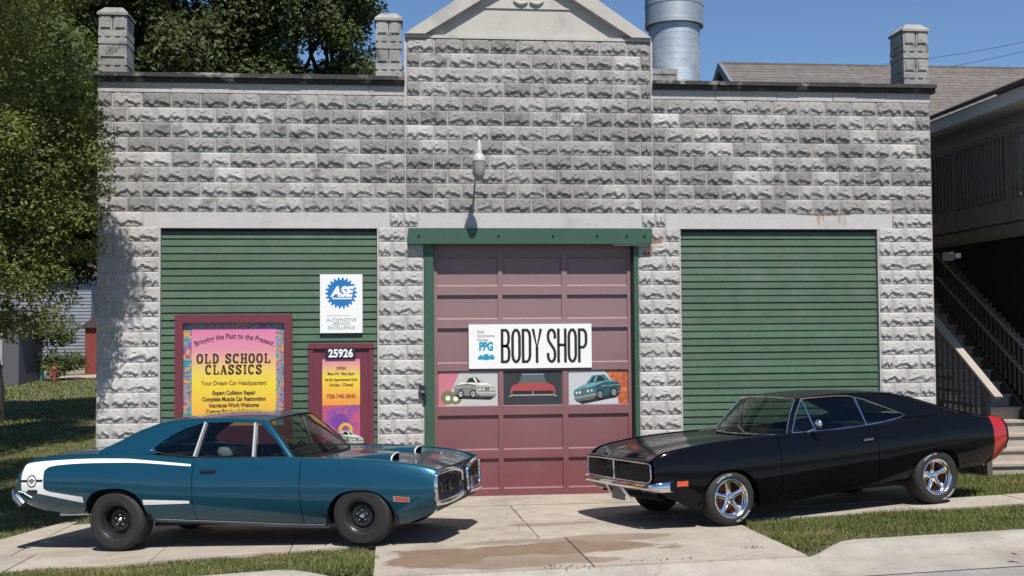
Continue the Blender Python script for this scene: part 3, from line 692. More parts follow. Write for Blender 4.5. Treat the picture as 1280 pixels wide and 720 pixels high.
# slab serif title, drawn stroke by stroke
def slab(mb, ch, ox, oz, h, w, y):
    tk, tn = .27*w, .13*h
    R = lambda pts, wd=tk, c=False, wz=tn: ribbon(mb, pts, wd, y, c, w, h, ox, oz, wz)
    def serif(x, z, half=.24): ribbon(mb, [(x-half, z), (x+half, z)], tn, y, False, w, h, ox, oz)
    ell = lambda a0, a1, n=14: [(.5+.37*math.cos(a0+(a1-a0)*i/n), .5+.44*math.sin(a0+(a1-a0)*i/n)) for i in range(n+1)]
    if ch == 'O': R(ell(0, 2*math.pi, 20)[:-1], c=True)
    elif ch == 'C': R(ell(.7, 5.6)); ribbon(mb, [(.80, .68), (.80, .98)], tn, y, False, w, h, ox, oz)
    elif ch == 'L': R([(.28, .05), (.28, .95)]); serif(.28, .94); R([(.05, .06), (.88, .06)]); R([(.86, .0), (.86, .34)], tn)
    elif ch == 'D': R([(.25, .05), (.25, .95)]); R([(.05, .94), (.5, .94), (.76, .80), (.85, .5), (.76, .2), (.5, .06), (.05, .06)])
    elif ch == 'S': R([(.80, .72), (.68, .90), (.42, .94), (.2, .80), (.24, .62), (.5, .51), (.76, .38), (.80, .2), (.58, .06), (.32, .08), (.18, .28)]); R([(.84, .66), (.84, .98)], tn); R([(.15, .02), (.15, .34)], tn)
    elif ch == 'H':
        for x in (.22, .78): R([(x, .05), (x, .95)]); serif(x, .94); serif(x, .06)
        R([(.22, .5), (.78, .5)])
    elif ch == 'A': R([(.14, .05), (.48, .95)], tk*.5); R([(.48, .95), (.84, .05)]); R([(.26, .34), (.72, .34)]); serif(.14, .06, .18); serif(.82, .06, .22)
    elif ch == 'I': R([(.5, .05), (.5, .95)]); serif(.5, .94); serif(.5, .06)
def slab_line(mb, s, cx, oz, h, w, y, gap=.015):
    adv = [(w*.55 if c == ' ' else (w*.62 if c == 'I' else w)) for c in s]; x = cx-(sum(adv)+gap*(len(s)-1))/2
    for c, a in zip(s, adv):
        if c != ' ': slab(mb, c, x-(w-a)/2 if c == 'I' else x, oz, h, w, y)
        x += a+gap
mb = MB(); slab_line(mb, 'OLD SCHOOL', -.005, 1.225, .135, .092, -.0055); slab_line(mb, 'CLASSICS', -.005, 1.072, .135, .088, -.0055); mb.build('title_lettering', fb, M['ink'])
put_text(MB(), 'Your Dream Car Headquarters', 0, .925, -.0055, .085, bold=.002, xs=.82).build('subtitle_lettering', fb, mat('brown ink', (.22, .07, .02), .6))
mb = MB()
for i, t in enumerate(('Expert Collision Repair', 'Complete Muscle Car Restoration', 'Insurance Work Welcome', 'Custom Painting & Fabrication')): put_text(mb, t, 0, .79-.086*i, -.0055, .082, bold=.003, xs=.76)
mb.build('services_lettering', fb, M['ink'])

# certification board
ab = empty('certification_board', (-0.668, 0.026, 2.75), 'white board with blue cogwheel emblem on green siding', 'sign')
mb = MB(); mb.box(-.296, .296, -.016, .014, -.413, .413); mb.build('board', ab, M['white'])
BLUE = mat('sign blue', (0.02, .19, .50), .4)
mb = MB(); ng = 22; pts = []
for k in range(ng*4):
    a = 2*math.pi*k/(ng*4); r = .222 if k % 4 in (0, 1) else .186
    pts.append((r*math.cos(a), -.018, .15+r*math.sin(a)))
mb.add(pts, [tuple(range(len(pts)))]); mb.build('cogwheel', ab, BLUE)
mb = MB(); put_text(mb, 'ASE', .005, .105, -.0195, .19, bold=.011, xs=.92, shear=.25); mb.box(-.125, .15, -.0195, -.0190, .062, .082); mb.build('emblem_lettering', ab, M['white'])
mb = MB()
for i, t in enumerate(('AUTOMOTIVE', 'SERVICE', 'EXCELLENCE')): put_text(mb, t, 0, -.25-.055*i, -.018, .062, xs=1.05)
mb.build('caption_lettering', ab, mat('grey ink', (.22, .24, .26), .6))
MB().box(-.20, .12, -.0178, -.0165, -.172, -.166).build('red_rule', ab, mat('faint red', (.6, .3, .3), .6))

# body shop sign
bs = empty('body_shop_sign', (2.018, 0.085, 2.128), 'long white sign with black words BODY SHOP on garage door', 'sign')
MB().box(-.888, .888, -.012, .012, -.316, .316).build('board', bs, M['white'])
def nar(ch):
    k = .30
    rr = [(.0, .2), (.0, .8), (.05, .92), (.18, 1), (.32, 1), (.45, .92), (.5, .8), (.5, .2), (.45, .08), (.32, 0), (.18, 0), (.05, .08)]
    return {'B': [([(.0, .5), (0, 1), (.3, 1), (.43, .93), (.47, .82), (.47, .66), (.42, .56), (.3, .5), (0, .5)], 0), ([(0, .5), (.32, .5), (.46, .44), (.5, .33), (.5, .17), (.46, .06), (.32, 0), (0, 0), (0, .52)], 0)],
            'O': [(rr, 1)], 'D': [([(0, 0), (0, 1), (.3, 1), (.44, .93), (.5, .8), (.5, .2), (.44, .07), (.3, 0)], 1)],
            'Y': [([(-.04, 1.04), (.25, .44), (.54, 1.04)], 0), ([(.25, .46), (.25, -.045)], 0)],
            'S': [([(.5, .72), (.5, .84), (.45, .94), (.32, 1), (.18, 1), (.05, .94), (0, .84), (0, .74), (.06, .64), (.44, .38), (.5, .28), (.5, .16), (.45, .06), (.32, 0), (.18, 0), (.05, .06), (0, .16), (0, .27)], 0)],
            'H': [([(0, -.045), (0, 1.045)], 0), ([(.5, -.045), (.5, 1.045)], 0), ([(0, .52), (.5, .52)], 0)],
            'P': [([(0, -.045), (0, 1), (.3, 1), (.44, .94), (.5, .84), (.5, .60), (.44, .5), (.3, .44), (0, .44)], 0)]}[ch]
mb = MB(); x = -.410
for ch in 'BODY SHOP':
    if ch == ' ': x += .060; continue
    for pts, c in nar(ch): ribbon(mb, pts, .040, -.0135, bool(c), .20, .452, x, -.222)
    x += .1 + .051
mb.build('title_lettering', bs, M['black'])
mb = MB()
for i, t in enumerate(('Style', 'Automotive', 'Finishes')): put_text(mb, t, -.765, .190-.058*i, -.0135, .062, align='LEFT', xs=.82)
mb.build('small_lettering', bs, mat('soft black ink', (.10, .10, .11), .6))
CY = mat('sign cyan', (.02, .33, .50), .4)
mb = MB()
put_text(mb, 'PPG', -.640, -.055, -.0135, .165, bold=.009, xs=.70)
mb.box(-.760, -.520, -.0139, -.0137, -.185, -.150)
for cx, r in ((-.715, .030), (-.640, .046), (-.560, .034)): disc(mb, cx, -.150, r, -.0141, 14)
mb.build('paint_mark', bs, CY)

# three printed pictures filling one row of door panels
def picture(name, i, bg, label):
    a, b = cols[i]; o = empty(name, ((a+b)/2, 0.122, 1.525), label, 'poster', 'car pictures on the garage door'); w = (b-a)/2-.012
    MB().box(-w, w, -.006, .003, -.242, .242).build('sheet', o, bg); return o, w
p, w = picture('car_poster', 0, mat('grey print', (.55, .56, .55), .5), 'white poster of a cream car with pink corner, leftmost panel on garage door')
MB().add([(-w, -.0062, -.24), (-w, -.0062, .24), (-.12, -.0062, .24), (-.22, -.0062, .02), (-.32, -.0062, -.24)], [(0, 1, 2, 3, 4)]).build('pink_wash', p, mat('pink print', (.62, .20, .25), .5))
mb = MB(); mb.mat(mat('olive print', (.20, .20, .07), .5)); disc(mb, -.29, -.12, .10, -.0066, 16); disc(mb, -.18, -.13, .09, -.0067, 16); mb.mat(M['white']); disc(mb, -.29, -.13, .035, -.007, 12); disc(mb, -.18, -.14, .035, -.007, 12); mb.build('wheel_picture', p)
car_art(p, .10, .02, .29, (.50, .52, .42), y=-.0075)
p, w = picture('car_poster', 1, mat('charcoal print', (.035, .04, .045), .5), 'dark poster of a red car seen head on, middle panel on garage door')
mb = MB(); mb.mat(mat('printed red', (.42, .07, .07), .5)); mb.add([(x*.33, -.0066, z*.24) for x, z in [(-1, -.2), (-.92, .12), (-.6, .32), (.6, .32), (.92, .12), (1, -.2), (.95, -.38), (-.95, -.38)]], [tuple(range(8))])
mb.mat(mat('printed cabin', (.10, .13, .14), .5)).add([(x*.33, -.0064, z*.24) for x, z in [(-.62, .3), (-.46, .82), (.46, .82), (.62, .3)]], [(0, 1, 2, 3)])
mb.mat(M['black']).add([(x*.33, -.007, z*.24) for x, z in [(-.9, -.16), (.9, -.16), (.9, -.36), (-.9, -.36)]], [(0, 1, 2, 3)])
mb.mat(mat('printed silver', (.35, .4, .4), .5)); ribbon(mb, [(-.345, -.115), (-.3, -.10), (.3, -.10), (.345, -.115)], .016, -.0074); ribbon(mb, [(-.16, .20), (.16, .20)], .012, -.0068); ribbon(mb, [(0, -.04), (0, -.10)], .012, -.0076); mb.build('car_picture', p)
p, w = picture('car_poster', 2, mat('pale print', (.58, .59, .60), .5), 'white poster of a teal car with orange flames, rightmost panel on garage door')
MB().add([(.10, -.0062, .24), (w, -.0062, .24), (w, -.0062, -.24), (.30, -.0062, -.24), (.26, -.0062, .02)], [(0, 1, 2, 3, 4)]).build('orange_wash', p, mat('orange print', (.50, .10, .04), .5, world=False, col2=(.60, .25, .08), c2scale=14))
car_art(p, -.02, .0, .33, (.05, .20, .24), y=-.0075, flip=-1, trim=(.35, .42, .36)).rotation_euler = (0, rad(-8), 0)

M['trim_pale'] = mat('dull pale enamel', (.52, .52, .50), .4)
# wall lamp over the door
wl = empty('wall_lamp', (1.245, -0.02, 4.62), 'small white domed lamp on wall above the garage door', 'lamp')
MB().lathe([(0, -.02), (.05, -.018), (.055, .02)], 'y', (0, 0, 0.02), 16).build('wall_plate', wl, M['steel2'], smooth=40)
MB().tube([(0, 0, .02), (0, -.28, .05), (0, -.46, .10), (0, -.53, .16)], .013, 8).build('arm', wl, M['black'], smooth=50)
mb = MB(); mb.lathe([(0.0, .40), (.020, .395), (.026, .36), (.034, .345), (.046, .20), (.078, .175), (.094, .12), (.096, .095)], 'z', (0, -.53, -.02), 20); mb.build('shade', wl, M['trim_pale'], smooth=40)
mb = MB(); mb.lathe([(.090, .0945), (.088, .02), (.082, -.06), (.062, -.13), (.03, -.16), (0, -.165)], 'z', (0, -.53, -.02), 20); mb.build('globe', wl, mat('frosted globe', (.30, .30, .29), .35), smooth=40)

# big round ventilation pipe behind the parapet
vp = empty('ventilation_pipe', (4.925, 3.0, 5.3), 'big round galvanised ventilation pipe rising behind the parapet', 'pipe')
z = 0.0
for i in range(20):
    MB().lathe([(.4365, z), (.440, z+.003), (.440, z+.1135), (.4365, z+.1165)], 'z', seg=48).build('duct_ring', vp, M['steel'], smooth=20); z += .1165
mb = MB(); mb.lathe([(.44, 2.30), (.505, 2.28), (.505, 2.36), (.497, 2.365), (.497, 2.62), (.505, 2.625), (.505, 2.66), (.497, 2.665), (.497, 3.4), (.3, 3.5)], 'z', seg=40); mb.build('collar', vp, M['steel2'], smooth=40)

# ------------------------------------------------------------------ neighbouring house on the right
M['siding_dk'] = mat('grey green siding', (0.46, 0.48, 0.45), 0.7, var=0.06, vscale=3, rnd=0.08)
M['trim_grey'] = mat('grey painted trim', (0.44, 0.45, 0.43), 0.6, var=0.05)
M['shingle'] = mat('brown shingle', (0.150, 0.132, 0.120), 0.95, var=0.3, vscale=5, bump=0.5, bscale=40, rnd=0.14)
M['shingle_dk'] = mat('dark shingle', (0.075, 0.055, 0.055), 0.95, var=0.25, vscale=6, bump=0.5, bscale=40)
HN = empty('neighbour_house', (9.6, 2, 0), 'grey green house with overhanging eave and upper deck right of the garage', 'house'); HN.location = (0, 0, 0)
MB().box(9.55, 9.75, -0.9, 9.0, 4.10, 5.66).build('upper_wall', HN, M['siding_dk'])
z = 4.12
for k in range(12):
    mb = MB(); mb.add([(9.55, -.9, z+.125), (9.55, 9, z+.125), (9.528, 9, z), (9.528, -.9, z), (9.55, -.9, z), (9.55, 9, z)], [(0, 1, 2, 3), (3, 2, 5, 4)]); mb.build('siding_board', HN, M['siding_dk']); z += .126
MB().box(10.4, 10.6, 0.9, 9.0, -0.2, 4.1).build('lower_wall', HN, M['dark']); MB().box(10.601, 18, 0.9, 1.1, -0.2, 4.05).build('lower_front_wall', HN, M['dark'])  # walls coloured near black to stand in for deep shade under the deck
MB().box(9.7501, 18, -0.9, -0.7, 4.22, 5.9).build('front_wall', HN, M['siding_dk'])
mb = MB(); mb.prism([(8.86, 5.54), (9.55, 5.60), (9.55, 5.63), (8.86, 5.57)], -1.6, 9.0); mb.build('soffit', HN, M['trim_grey'])
mb = MB(); mb.prism([(8.80, 5.52), (8.858, 5.52), (8.858, 5.71), (8.80, 5.71)], -1.6, 9.0); mb.build('fascia', HN, M['trim_grey'])
mb = MB(); mb.prism([(8.74, 5.715), (14.0, 7.82), (14.0, 7.90), (8.74, 5.78)], -1.62, 9.0); mb.prism([(14.0, 7.82), (19.2, 5.715), (19.2, 5.78), (14.0, 7.90)], -1.62, 9.0); mb.build('roof', HN, M['shingle_dk'])
mb = MB(); mb.box(9.47, 9.527, 2.12, 2.30, 5.02, 5.06); mb.box(9.43, 9.50, 2.15, 2.27, 4.86, 5.019); mb.build('porch_lamp', HN, M['trim_grey'])
# the deck
DK = empty('upper_deck', (9.2, 1, 4.1), 'dark brown wooden upper deck with slatted railing beside the neighbour house', 'deck'); DK.location = (0, 0, -0.03)
MB().box(9.06, 9.54, -0.86, 8.0, 4.16, 4.20).build('floor', DK, M['brown_wood'])
MB().box(9.0, 9.058, -0.9, 8.0, 3.92, 4.24).build('rim_beam', DK, M['brown_wood'])
MB().box(9.06, 9.54, -0.9, 8.0, 3.76, 3.90).build('carrier_beam', DK, M['brown_wood'])
y = -0.6
while y < 8:
    MB().box(9.059, 9.54, y-.02, y+.02, 3.93, 4.155).build('joist', DK, M['brown_wood']); y += .6
MB().box(8.97, 9.09, -0.95, 8.0, 5.165, 5.205).build('top_rail', DK, M['brown_wood']); MB().box(9.01, 9.05, -0.9, 8.0, 4.34, 4.41).build('bottom_rail', DK, M['brown_wood'])
bal = MB().box(-.017, .017, -.022, .022, 0, .90).mesh('baluster'); bal.materials.append(M['brown_wood'])
y = -0.80; k = 0
while y < 4.2:
    if k % 14 == 3: MB().box(8.985, 9.07, y-.05, y+.05, 3.95, 5.164).build('post', DK, M['brown_wood'])
    else: link('baluster', bal, DK, (8.992, y, 4.262))
    y += .115; k += 1
for yy in (2.6, 6.0): MB().box(9.08, 9.24, yy-.08, yy+.08, 0.0, 3.92).build('support_post', DK, M['brown_wood'])
mb = MB(); mb.box(9.10, 9.16, 1.55, 1.80, 3.48, 3.62); mb.box(9.08, 9.16, 1.30, 1.50, 3.50, 3.58); mb.build('flood_light', DK, M['steel2'])
# the stair up to it
ST = empty('wooden_staircase', (9.35, 0, .15), 'wooden outdoor stair with tan risers and sloping handrails beside garage', 'staircase'); ST.location = (0, 0, 0)
for k in range(14):
    y0 = -0.04+0.29*k; z0 = 0.13+0.19*k
    MB().box(8.80, 9.98, y0, y0+.03, z0, z0+.155).build('riser', ST, M['tan_wood'])
    MB().box(8.78, 10.0, y0-.035, y0+.29, z0+.1555, z0+.19).build('tread', ST, M['tan_wood'])
for x in (8.72, 10.03):
    mb = MB(); mb.add([(x, -.10, .05), (x, -.10, .30), (x, 4.0, 2.95), (x, 4.0, 2.55), (x+.05, -.10, .05), (x+.05, -.10, .30), (x+.05, 4.0, 2.95), (x+.05, 4.0, 2.55)], [(0, 1, 2, 3), (7, 6, 5, 4), (0, 4, 5, 1), (1, 5, 6, 2), (2, 6, 7, 3), (3, 7, 4, 0)]); mb.build('stringer', ST, M['brown_wood'])
MB().bar((8.70, -0.60, 1.335), (8.70, 3.9, 4.03), .125, .04).build('handrail', ST, M['tan_wood'])
MB().bar((10.04, 0.35, 1.66), (10.04, 3.9, 3.72), .10, .04).build('handrail', ST, M['tan_wood'])
MB().bar((10.04, 0.30, 1.20), (10.04, 3.9, 3.30), .06, .035).build('mid_rail', ST, M['tan_wood'])
MB().box(8.665, 8.745, -.30, -.21, .12, 1.50).build('newel_post', ST, M['brown_wood']); MB().box(10.0, 10.08, .30, .39, .15, 1.66).build('newel_post', ST, M['brown_wood'])
for k in range(14):      # lattice under the left handrail
    y = -.12+.17*k; zt = 1.46+.6*(y+.4)
    MB().box(8.69, 8.712, y-.03, y+.03, .50+.6*max(0, y-.6), zt).build('lattice_slat', ST, M['brown_wood'])
for k in range(7): MB().box(8.676, 8.6895, -.2+.32*max(0, k-2), .62+.3*k, .62+.19*k-.025, .62+.19*k+.025).build('lattice_slat', ST, M['brown_wood'])
bal2 = MB().box(-.017, .017, -.017, .017, 0, 1.0).mesh('baluster'); bal2.materials.append(M['brown_wood'])
y = .5
while y < 3.6: link('baluster', bal2, ST, (10.04, y, .72+.6*(y-.3))); y += .14

# the brown roofed house behind
HB = empty('shingled_house', (14, 14, 0), 'distant house with brown shingled gable roof showing above the parapet', 'house'); HB.location = (0, 0, 0)
rx0, rx1 = 8.94, 23.0
MB().box(rx0+.5, rx1, 10.8, 17.2, -.2, 7.0).build('wall', HB, M['trim_grey'])
mb = MB(); mb.add([(rx0+.5, 10.8, 7.0), (rx0+.5, 17.2, 7.0), (rx0+.5, 14, 9.2), (rx0+.52, 10.8, 7.0), (rx0+.52, 17.2, 7.0), (rx0+.52, 14, 9.2)], [(0, 1, 2), (3, 5, 4)]); mb.build('gable_wall', HB, M['siding_dk'])
NSH = 26
for k in range(NSH):     # shingle courses: each a strip, its lower edge proud of the one below
    t0, t1 = k/NSH, (k+1)/NSH
    ya, za = 10.0+4.0*t0, 6.80+2.8*t0; yb, zb = 10.0+4.0*t1, 6.80+2.8*t1
    mb = MB(); mb.add([(rx0, ya, za+.024), (rx1, ya, za+.024), (rx1, yb, zb+.010), (rx0, yb, zb+.010), (rx0, ya, za), (rx1, ya, za)], [(0, 1, 2, 3), (4, 5, 1, 0)]); mb.build('shingle_course', HB, M['shingle'])
mb = MB(); mb.add([(rx0, 14, 9.6), (rx1, 14, 9.6), (rx1, 18, 6.8), (rx0, 18, 6.8)], [(0, 1, 2, 3)]); mb.build('rear_roof', HB, M['shingle'])
MB().box(rx0, rx1, 13.94, 14.06, 9.58, 9.635).build('ridge_cap', HB, M['shingle'])
for s in (-1, 1):
    mb = MB(); mb.add([(rx0-.03, 14+s*4.05, 6.60), (rx0-.03, 14, 9.42), (rx0-.03, 14, 9.64), (rx0-.03, 14+s*4.05, 6.83), (rx0+.06, 14+s*4.05, 6.60), (rx0+.06, 14, 9.42), (rx0+.06, 14, 9.64), (rx0+.06, 14+s*4.05, 6.83)], [(0, 1, 2, 3), (7, 6, 5, 4), (0, 4, 5, 1), (2, 6, 7, 3)]); mb.build('rake_board', HB, mat('blue grey trim', (.16, .20, .23), .6))
# power lines
for k, (za, zb) in enumerate(((11.6, 12.6), (11.15, 12.25))):
    mb = MB(); mb.tube([(17.2+10*t/12, 22.0, za+(zb-za)*t/12*2.2-.25*math.sin(math.pi*t/12)) for t in range(13)], .010, 5)
    tag(mb.build('power_line', m=M['black']), ('upper' if k == 0 else 'lower')+' of two dark power lines rising to the right above the roofs', 'cable', 'power lines over the roofs')

# ------------------------------------------------------------------ far side of the lawn, left
M['pale_siding'] = mat('pale blue siding', (0.30, 0.32, 0.37), 0.6, var=0.04)  # siding colour darkened in place of the tree shade over this house
FH = empty('pale_house', (-24, 50, .3), 'far pale blue sided house with tan foundation beyond lawn', 'house'); FH.location = (0, 0, 0)
MB().box(-34, -17.4, 54, 62, -0.2, .95).build('foundation', FH, M['tan_wood']); MB().box(-34, -17.4, 53.9, 62, 1.05, 6).build('wall', FH, M['pale_siding']); MB().box(-34.1, -17.3, 53.85, 62, .951, 1.049).build('sill_board', FH, M['black'])
for k in range(24): MB().box(-34, -17.4, 53.87, 53.899, 1.06+.2*k, 1.06+.2*k+.03).build('siding_board', FH, M['pale_siding'])
mb = MB(); mb.add([(-34.4, 53.4, 5.9), (-17, 53.4, 5.9), (-17, 58, 8.6), (-34.4, 58, 8.6), (-17, 62.6, 5.9), (-34.4, 62.6, 5.9)], [(0, 1, 2, 3), (3, 2, 4, 5)]); mb.build('roof', FH, M['shingle_dk'])
SH = empty('grey_shed', (-18, 44, .2), 'dark grey shed corner with pale downpipe at the far left', 'shed'); SH.location = (0, 0, 0)
MB().box(-24, -18.15, 43, 47, -.1, 3.3).build('wall', SH, mat('dark grey boards', (.10, .10, .115), .8, var=.1))
for k in range(12): MB().box(-24+.46*k, -24+.46*k+.03, 42.97, 42.999, -.1, 3.3).build('batten', SH, mat('grey batten', (.13, .13, .14), .8) if k == 0 else bpy.data.materials['grey batten'])
mb = MB(); mb.prism([(-24.4, 3.25), (-17.9, 3.25), (-17.9, 3.4), (-24.4, 4.3)], 42.6, 47.3); mb.build('roof', SH, M['shingle_dk'])
for x in (-19.3, -18.95): MB().tube([(x, 42.9, 3.2), (x, 42.9, 1.2), (x+.02, 42.9, 1.0)], .06, 6).build('downpipe', SH, M['trim_grey'])
RB = empty('red_shed', (-17.2, 52, .3), 'small red boarded shed with pale window at far left', 'shed'); RB.location = (0, 0, 0)
RED = mat('barn red', (.24, .045, .035), .7, var=.1)
MB().box(-17.0, -14.6, 51.0, 53.5, -.1, 2.9).build('wall', RB, RED); mb = MB(); mb.prism([(-17.3, 2.85), (-14.3, 2.85), (-15.8, 4.0)], 50.8, 53.7); mb.build('roof', RB, M['shingle_dk'])
for k in range(8): MB().box(-17.0+.3*k, -17.0+.3*k+.05, 50.96, 50.999, -.1, 2.84).build('batten', RB, RED)
MB().box(-16.2, -15.6, 50.94, 50.958, 1.2, 1.9).build('window', RB, M['pale_siding'])
FHY = empty('fire_hydrant', (-16.9, 44.6, .2), 'red fire hydrant standing by the pale path across the lawn', 'fire hydrant')
MB().lathe([(.0, -.05), (.22, -.05), (.22, .06), (.15, .08), (.15, .62), (.19, .64), (.19, .70), (.16, .78), (.10, .88), (.04, .92), (.04, .98), (0, .98)], 'z', seg=14).build('barrel', FHY, RED, smooth=40)
FHY.scale = (.75, .75, .75)
for s in (-1, 1): MB().lathe([(0, s*.27), (.08, s*.27), (.08, s*.12)], 'x', (0, 0, .5), 10).build('outlet', FHY, RED)
tp = MB(); tp.lathe([(0, -.1), (.10, -.1), (.10, .55), (.06, .62), (0, .62)], 'z', seg=10); o = tp.build('marker_post', m=mat('teal post', (.05, .30, .26), .6), loc=(-18.0, 46.4, .22)); tag(o, 'short teal marker post on the grass left of red hydrant', 'post')

# ------------------------------------------------------------------ trees
M['leaf_near'] = leaf_mat('yellow green leaves', (0.140, 0.168, 0.040), .36)  # even yellow green of the near tree's foliage
M['leaf_dark'] = leaf_mat('deep green leaves', (0.060, 0.080, 0.022), .25)
M['leaf_mid'] = leaf_mat('mid green leaves', (0.085, 0.115, 0.030), .30)
M['bark'] = mat('bark', (0.055, 0.045, 0.036), .95, var=.25, vscale=8, bump=.8, bscale=20)
def leaf_cloud(clumps, per, size, m, droop=0.35, seed=1):
    r = np.random.RandomState(seed); V = []
    for (cx, cy, cz, cr) in clumps:
        n = int(per*(cr/0.8)**2)
        d = r.normal(size=(n, 3)); d /= np.linalg.norm(d, axis=1)[:, None]
        rr = cr*(0.35+0.65*r.rand(n)**0.6)*(1+0.18*np.sin(5*d[:, 0]+cx)*np.sin(4*d[:, 2]+cz))
        P = d*rr[:, None]; P[:, 2] *= 0.72; P[:, 2] -= droop*(P[:, 0]**2+P[:, 1]**2)/max(cr, .3)*0.5
        P += np.array([cx, cy, cz])
        nrm = d*0.6+r.normal(size=(n, 3))*0.55+np.array([0.05, -0.40, 0.60]); nrm /= np.linalg.norm(nrm, axis=1)[:, None]
        a = np.cross(nrm, r.normal(size=(n, 3))); a /= np.linalg.norm(a, axis=1)[:, None]; b = np.cross(nrm, a)
        s = size*(0.6+0.8*r.rand(n))[:, None]
        q = np.stack([P-a*s, P-b*s*.45+nrm*s*.12, P+a*s, P+b*s*.45+nrm*s*.12], 1); V.append(q.reshape(-1, 3))
    V = np.concatenate(V); F = np.arange(len(V)).reshape(-1, 4); return np_mesh('leaves', V, F, m)
def limb(mb, a, b, r0, r1, n=6, wob=.12, rg=random):
    a = Vector(a); b = Vector(b); L = (b-a).length; pts = []
    for i in range(n+1):
        t = i/n; p = a.lerp(b, t); k = wob*L*math.sin(math.pi*t)*.5; pts.append(p+Vector((rg.uniform(-k, k), rg.uniform(-k, k), .06*L*math.sin(math.pi*t))))
    mb.tube(pts, [r0+(r1-r0)*i/n for i in range(n+1)], 7)
def tree(name, label, base, clumps, per, size, m, tr, group=None, seed=1, nl=10, fork=None, limb_top=99):
    T = empty(name, base, label, 'tree', group); rg = random.Random(seed); B = Vector(base); mb = MB()
    top = Vector(fork if fork else (base[0]+rg.uniform(-.4, .4), base[1]+rg.uniform(-.3, .3), base[2]+(max(c[2] for c in clumps)-base[2])*.45))
    limb(mb, (0, 0, -.3), top-B, tr, tr*.7, 8, .05, rg)
    mb.build('trunk', T, M['bark'], smooth=60)
    mb = MB()
    lc = [c for c in clumps if c[2] < limb_top]
    for c in rg.sample(lc, min(nl, len(lc))): limb(mb, top-B-Vector((0, 0, rg.uniform(0, .25)*(top-B).z)), Vector(c[:3])-B, tr*.42, .02, 6, .12, rg)
    mb.build('limbs', T, M['bark'], smooth=60)
    me = leaf_cloud([(c[0]-B.x, c[1]-B.y, c[2]-B.z, c[3]) for c in clumps], per, size, m, seed=seed); link('crown', me, T); return T
def ball_clumps(c, R, n, r0, r1, seed, zmin=None, shell=.55):
    rg = random.Random(seed); out = []
    while len(out) < n:
        v = Vector((rg.gauss(0, 1), rg.gauss(0, 1), rg.gauss(0, 1))).normalized()*(shell+(1-shell)*rg.random())
        p = (c[0]+v.x*R[0], c[1]+v.y*R[1], c[2]+v.z*R[2])
        if zmin and p[2] < zmin: continue
        out.append((*p, rg.uniform(r0, r1)))
    return out
# the tree that leans over the left corner of the garage: sprays placed where the crown stands in front of the wall
cl = ball_clumps((-6.0, -1.6, 5.7), (1.35, 1.2, 3.4), 30, .36, .66, 5, zmin=2.9)
cl += [(-4.15, -1.3, 5.35, .36), (-3.98, -1.4, 4.95, .38), (-3.85, -1.25, 4.65, .36), (-4.25, -1.5, 4.5, .45), (-4.05, -1.2, 4.15, .36), (-4.45, -1.4, 5.0, .45), (-4.7, -1.3, 5.6, .40), (-4.6, -1.5, 4.0, .5),
       (-4.35, -1.2, 3.6, .42), (-4.7, -1.4, 3.25, .45), (-5.1, -1.5, 2.95, .42), (-4.45, -1.0, 3.1, .34), (-4.05, -.8, 3.45, .26), (-5.0, -1.7, 4.4, .5), (-5.2, -1.5, 3.7, .5), (-4.22, -.9, 2.85, .26), (-4.42, -1.3, 5.85, .3), (-5.3, -1.4, 2.7, .35), (-4.9, -1.2, 2.62, .26)]
cl += [(-3.70, -1.3, 4.85, .30), (-3.62, -1.5, 4.55, .26), (-3.75, -1.2, 4.25, .30), (-3.9, -1.3, 3.85, .34), (-4.0, -1.0, 5.1, .34), (-4.1, -1.2, 5.65, .30)]
cl += [(-4.35, -1.3, 2.55, .26), (-4.7, -1.4, 2.45, .30), (-5.2, -1.4, 2.5, .30), (-4.5, -1.5, 2.95, .30), (-4.2, -1.25, 4.0, .34), (-4.9, -2.0, 3.4, .4), (-3.75, -1.1, 3.9, .22), (-3.8, -1.0, 3.5, .2)]
cl += [(-3.55, -2.3, 6.9, .34), (-3.85, -2.5, 7.1, .40), (-3.7, -2.6, 7.7, .40), (-3.45, -2.4, 7.3, .30), (-3.95, -2.2, 6.35, .30), (-4.05, -2.5, 7.5, .4), (-3.6, -2.2, 6.55, .28)]
cl += [(-4.9, -1.5, 2.55, .34), (-4.55, -1.3, 2.75, .30), (-5.3, -1.6, 2.9, .4), (-4.3, -1.2, 3.2, .32), (-4.75, -1.7, 3.0, .36), (-5.1, -1.3, 2.45, .28), (-4.25, -1.1, 2.6, .24), (-5.0, -2.2, 5.4, .45), (-4.6, -2.0, 4.8, .4), (-5.2, -2.2, 4.7, .45), (-4.75, -1.9, 6.1, .4), (-5.2, -2.1, 6.3, .45)]
cl += [(-3.30, -2.5, 7.1, .34), (-3.45, -2.6, 7.55, .36), (-3.62, -2.4, 6.95, .36), (-3.8, -2.5, 7.4, .42), (-3.35, -2.3, 6.75, .26), (-4.0, -2.4, 6.7, .40), (-3.75, -2.2, 6.45, .30), (-3.5, -2.7, 7.95, .3), (-3.9, -2.4, 7.9, .4)]
cl += ball_clumps((-6.3, 0.1, 8.5), (2.3, 2.2, 1.9), 34, .55, .85, 77)+ball_clumps((-6.6, 2.4, 8.0), (1.8, 1.6, 1.8), 14, .6, .9, 79)
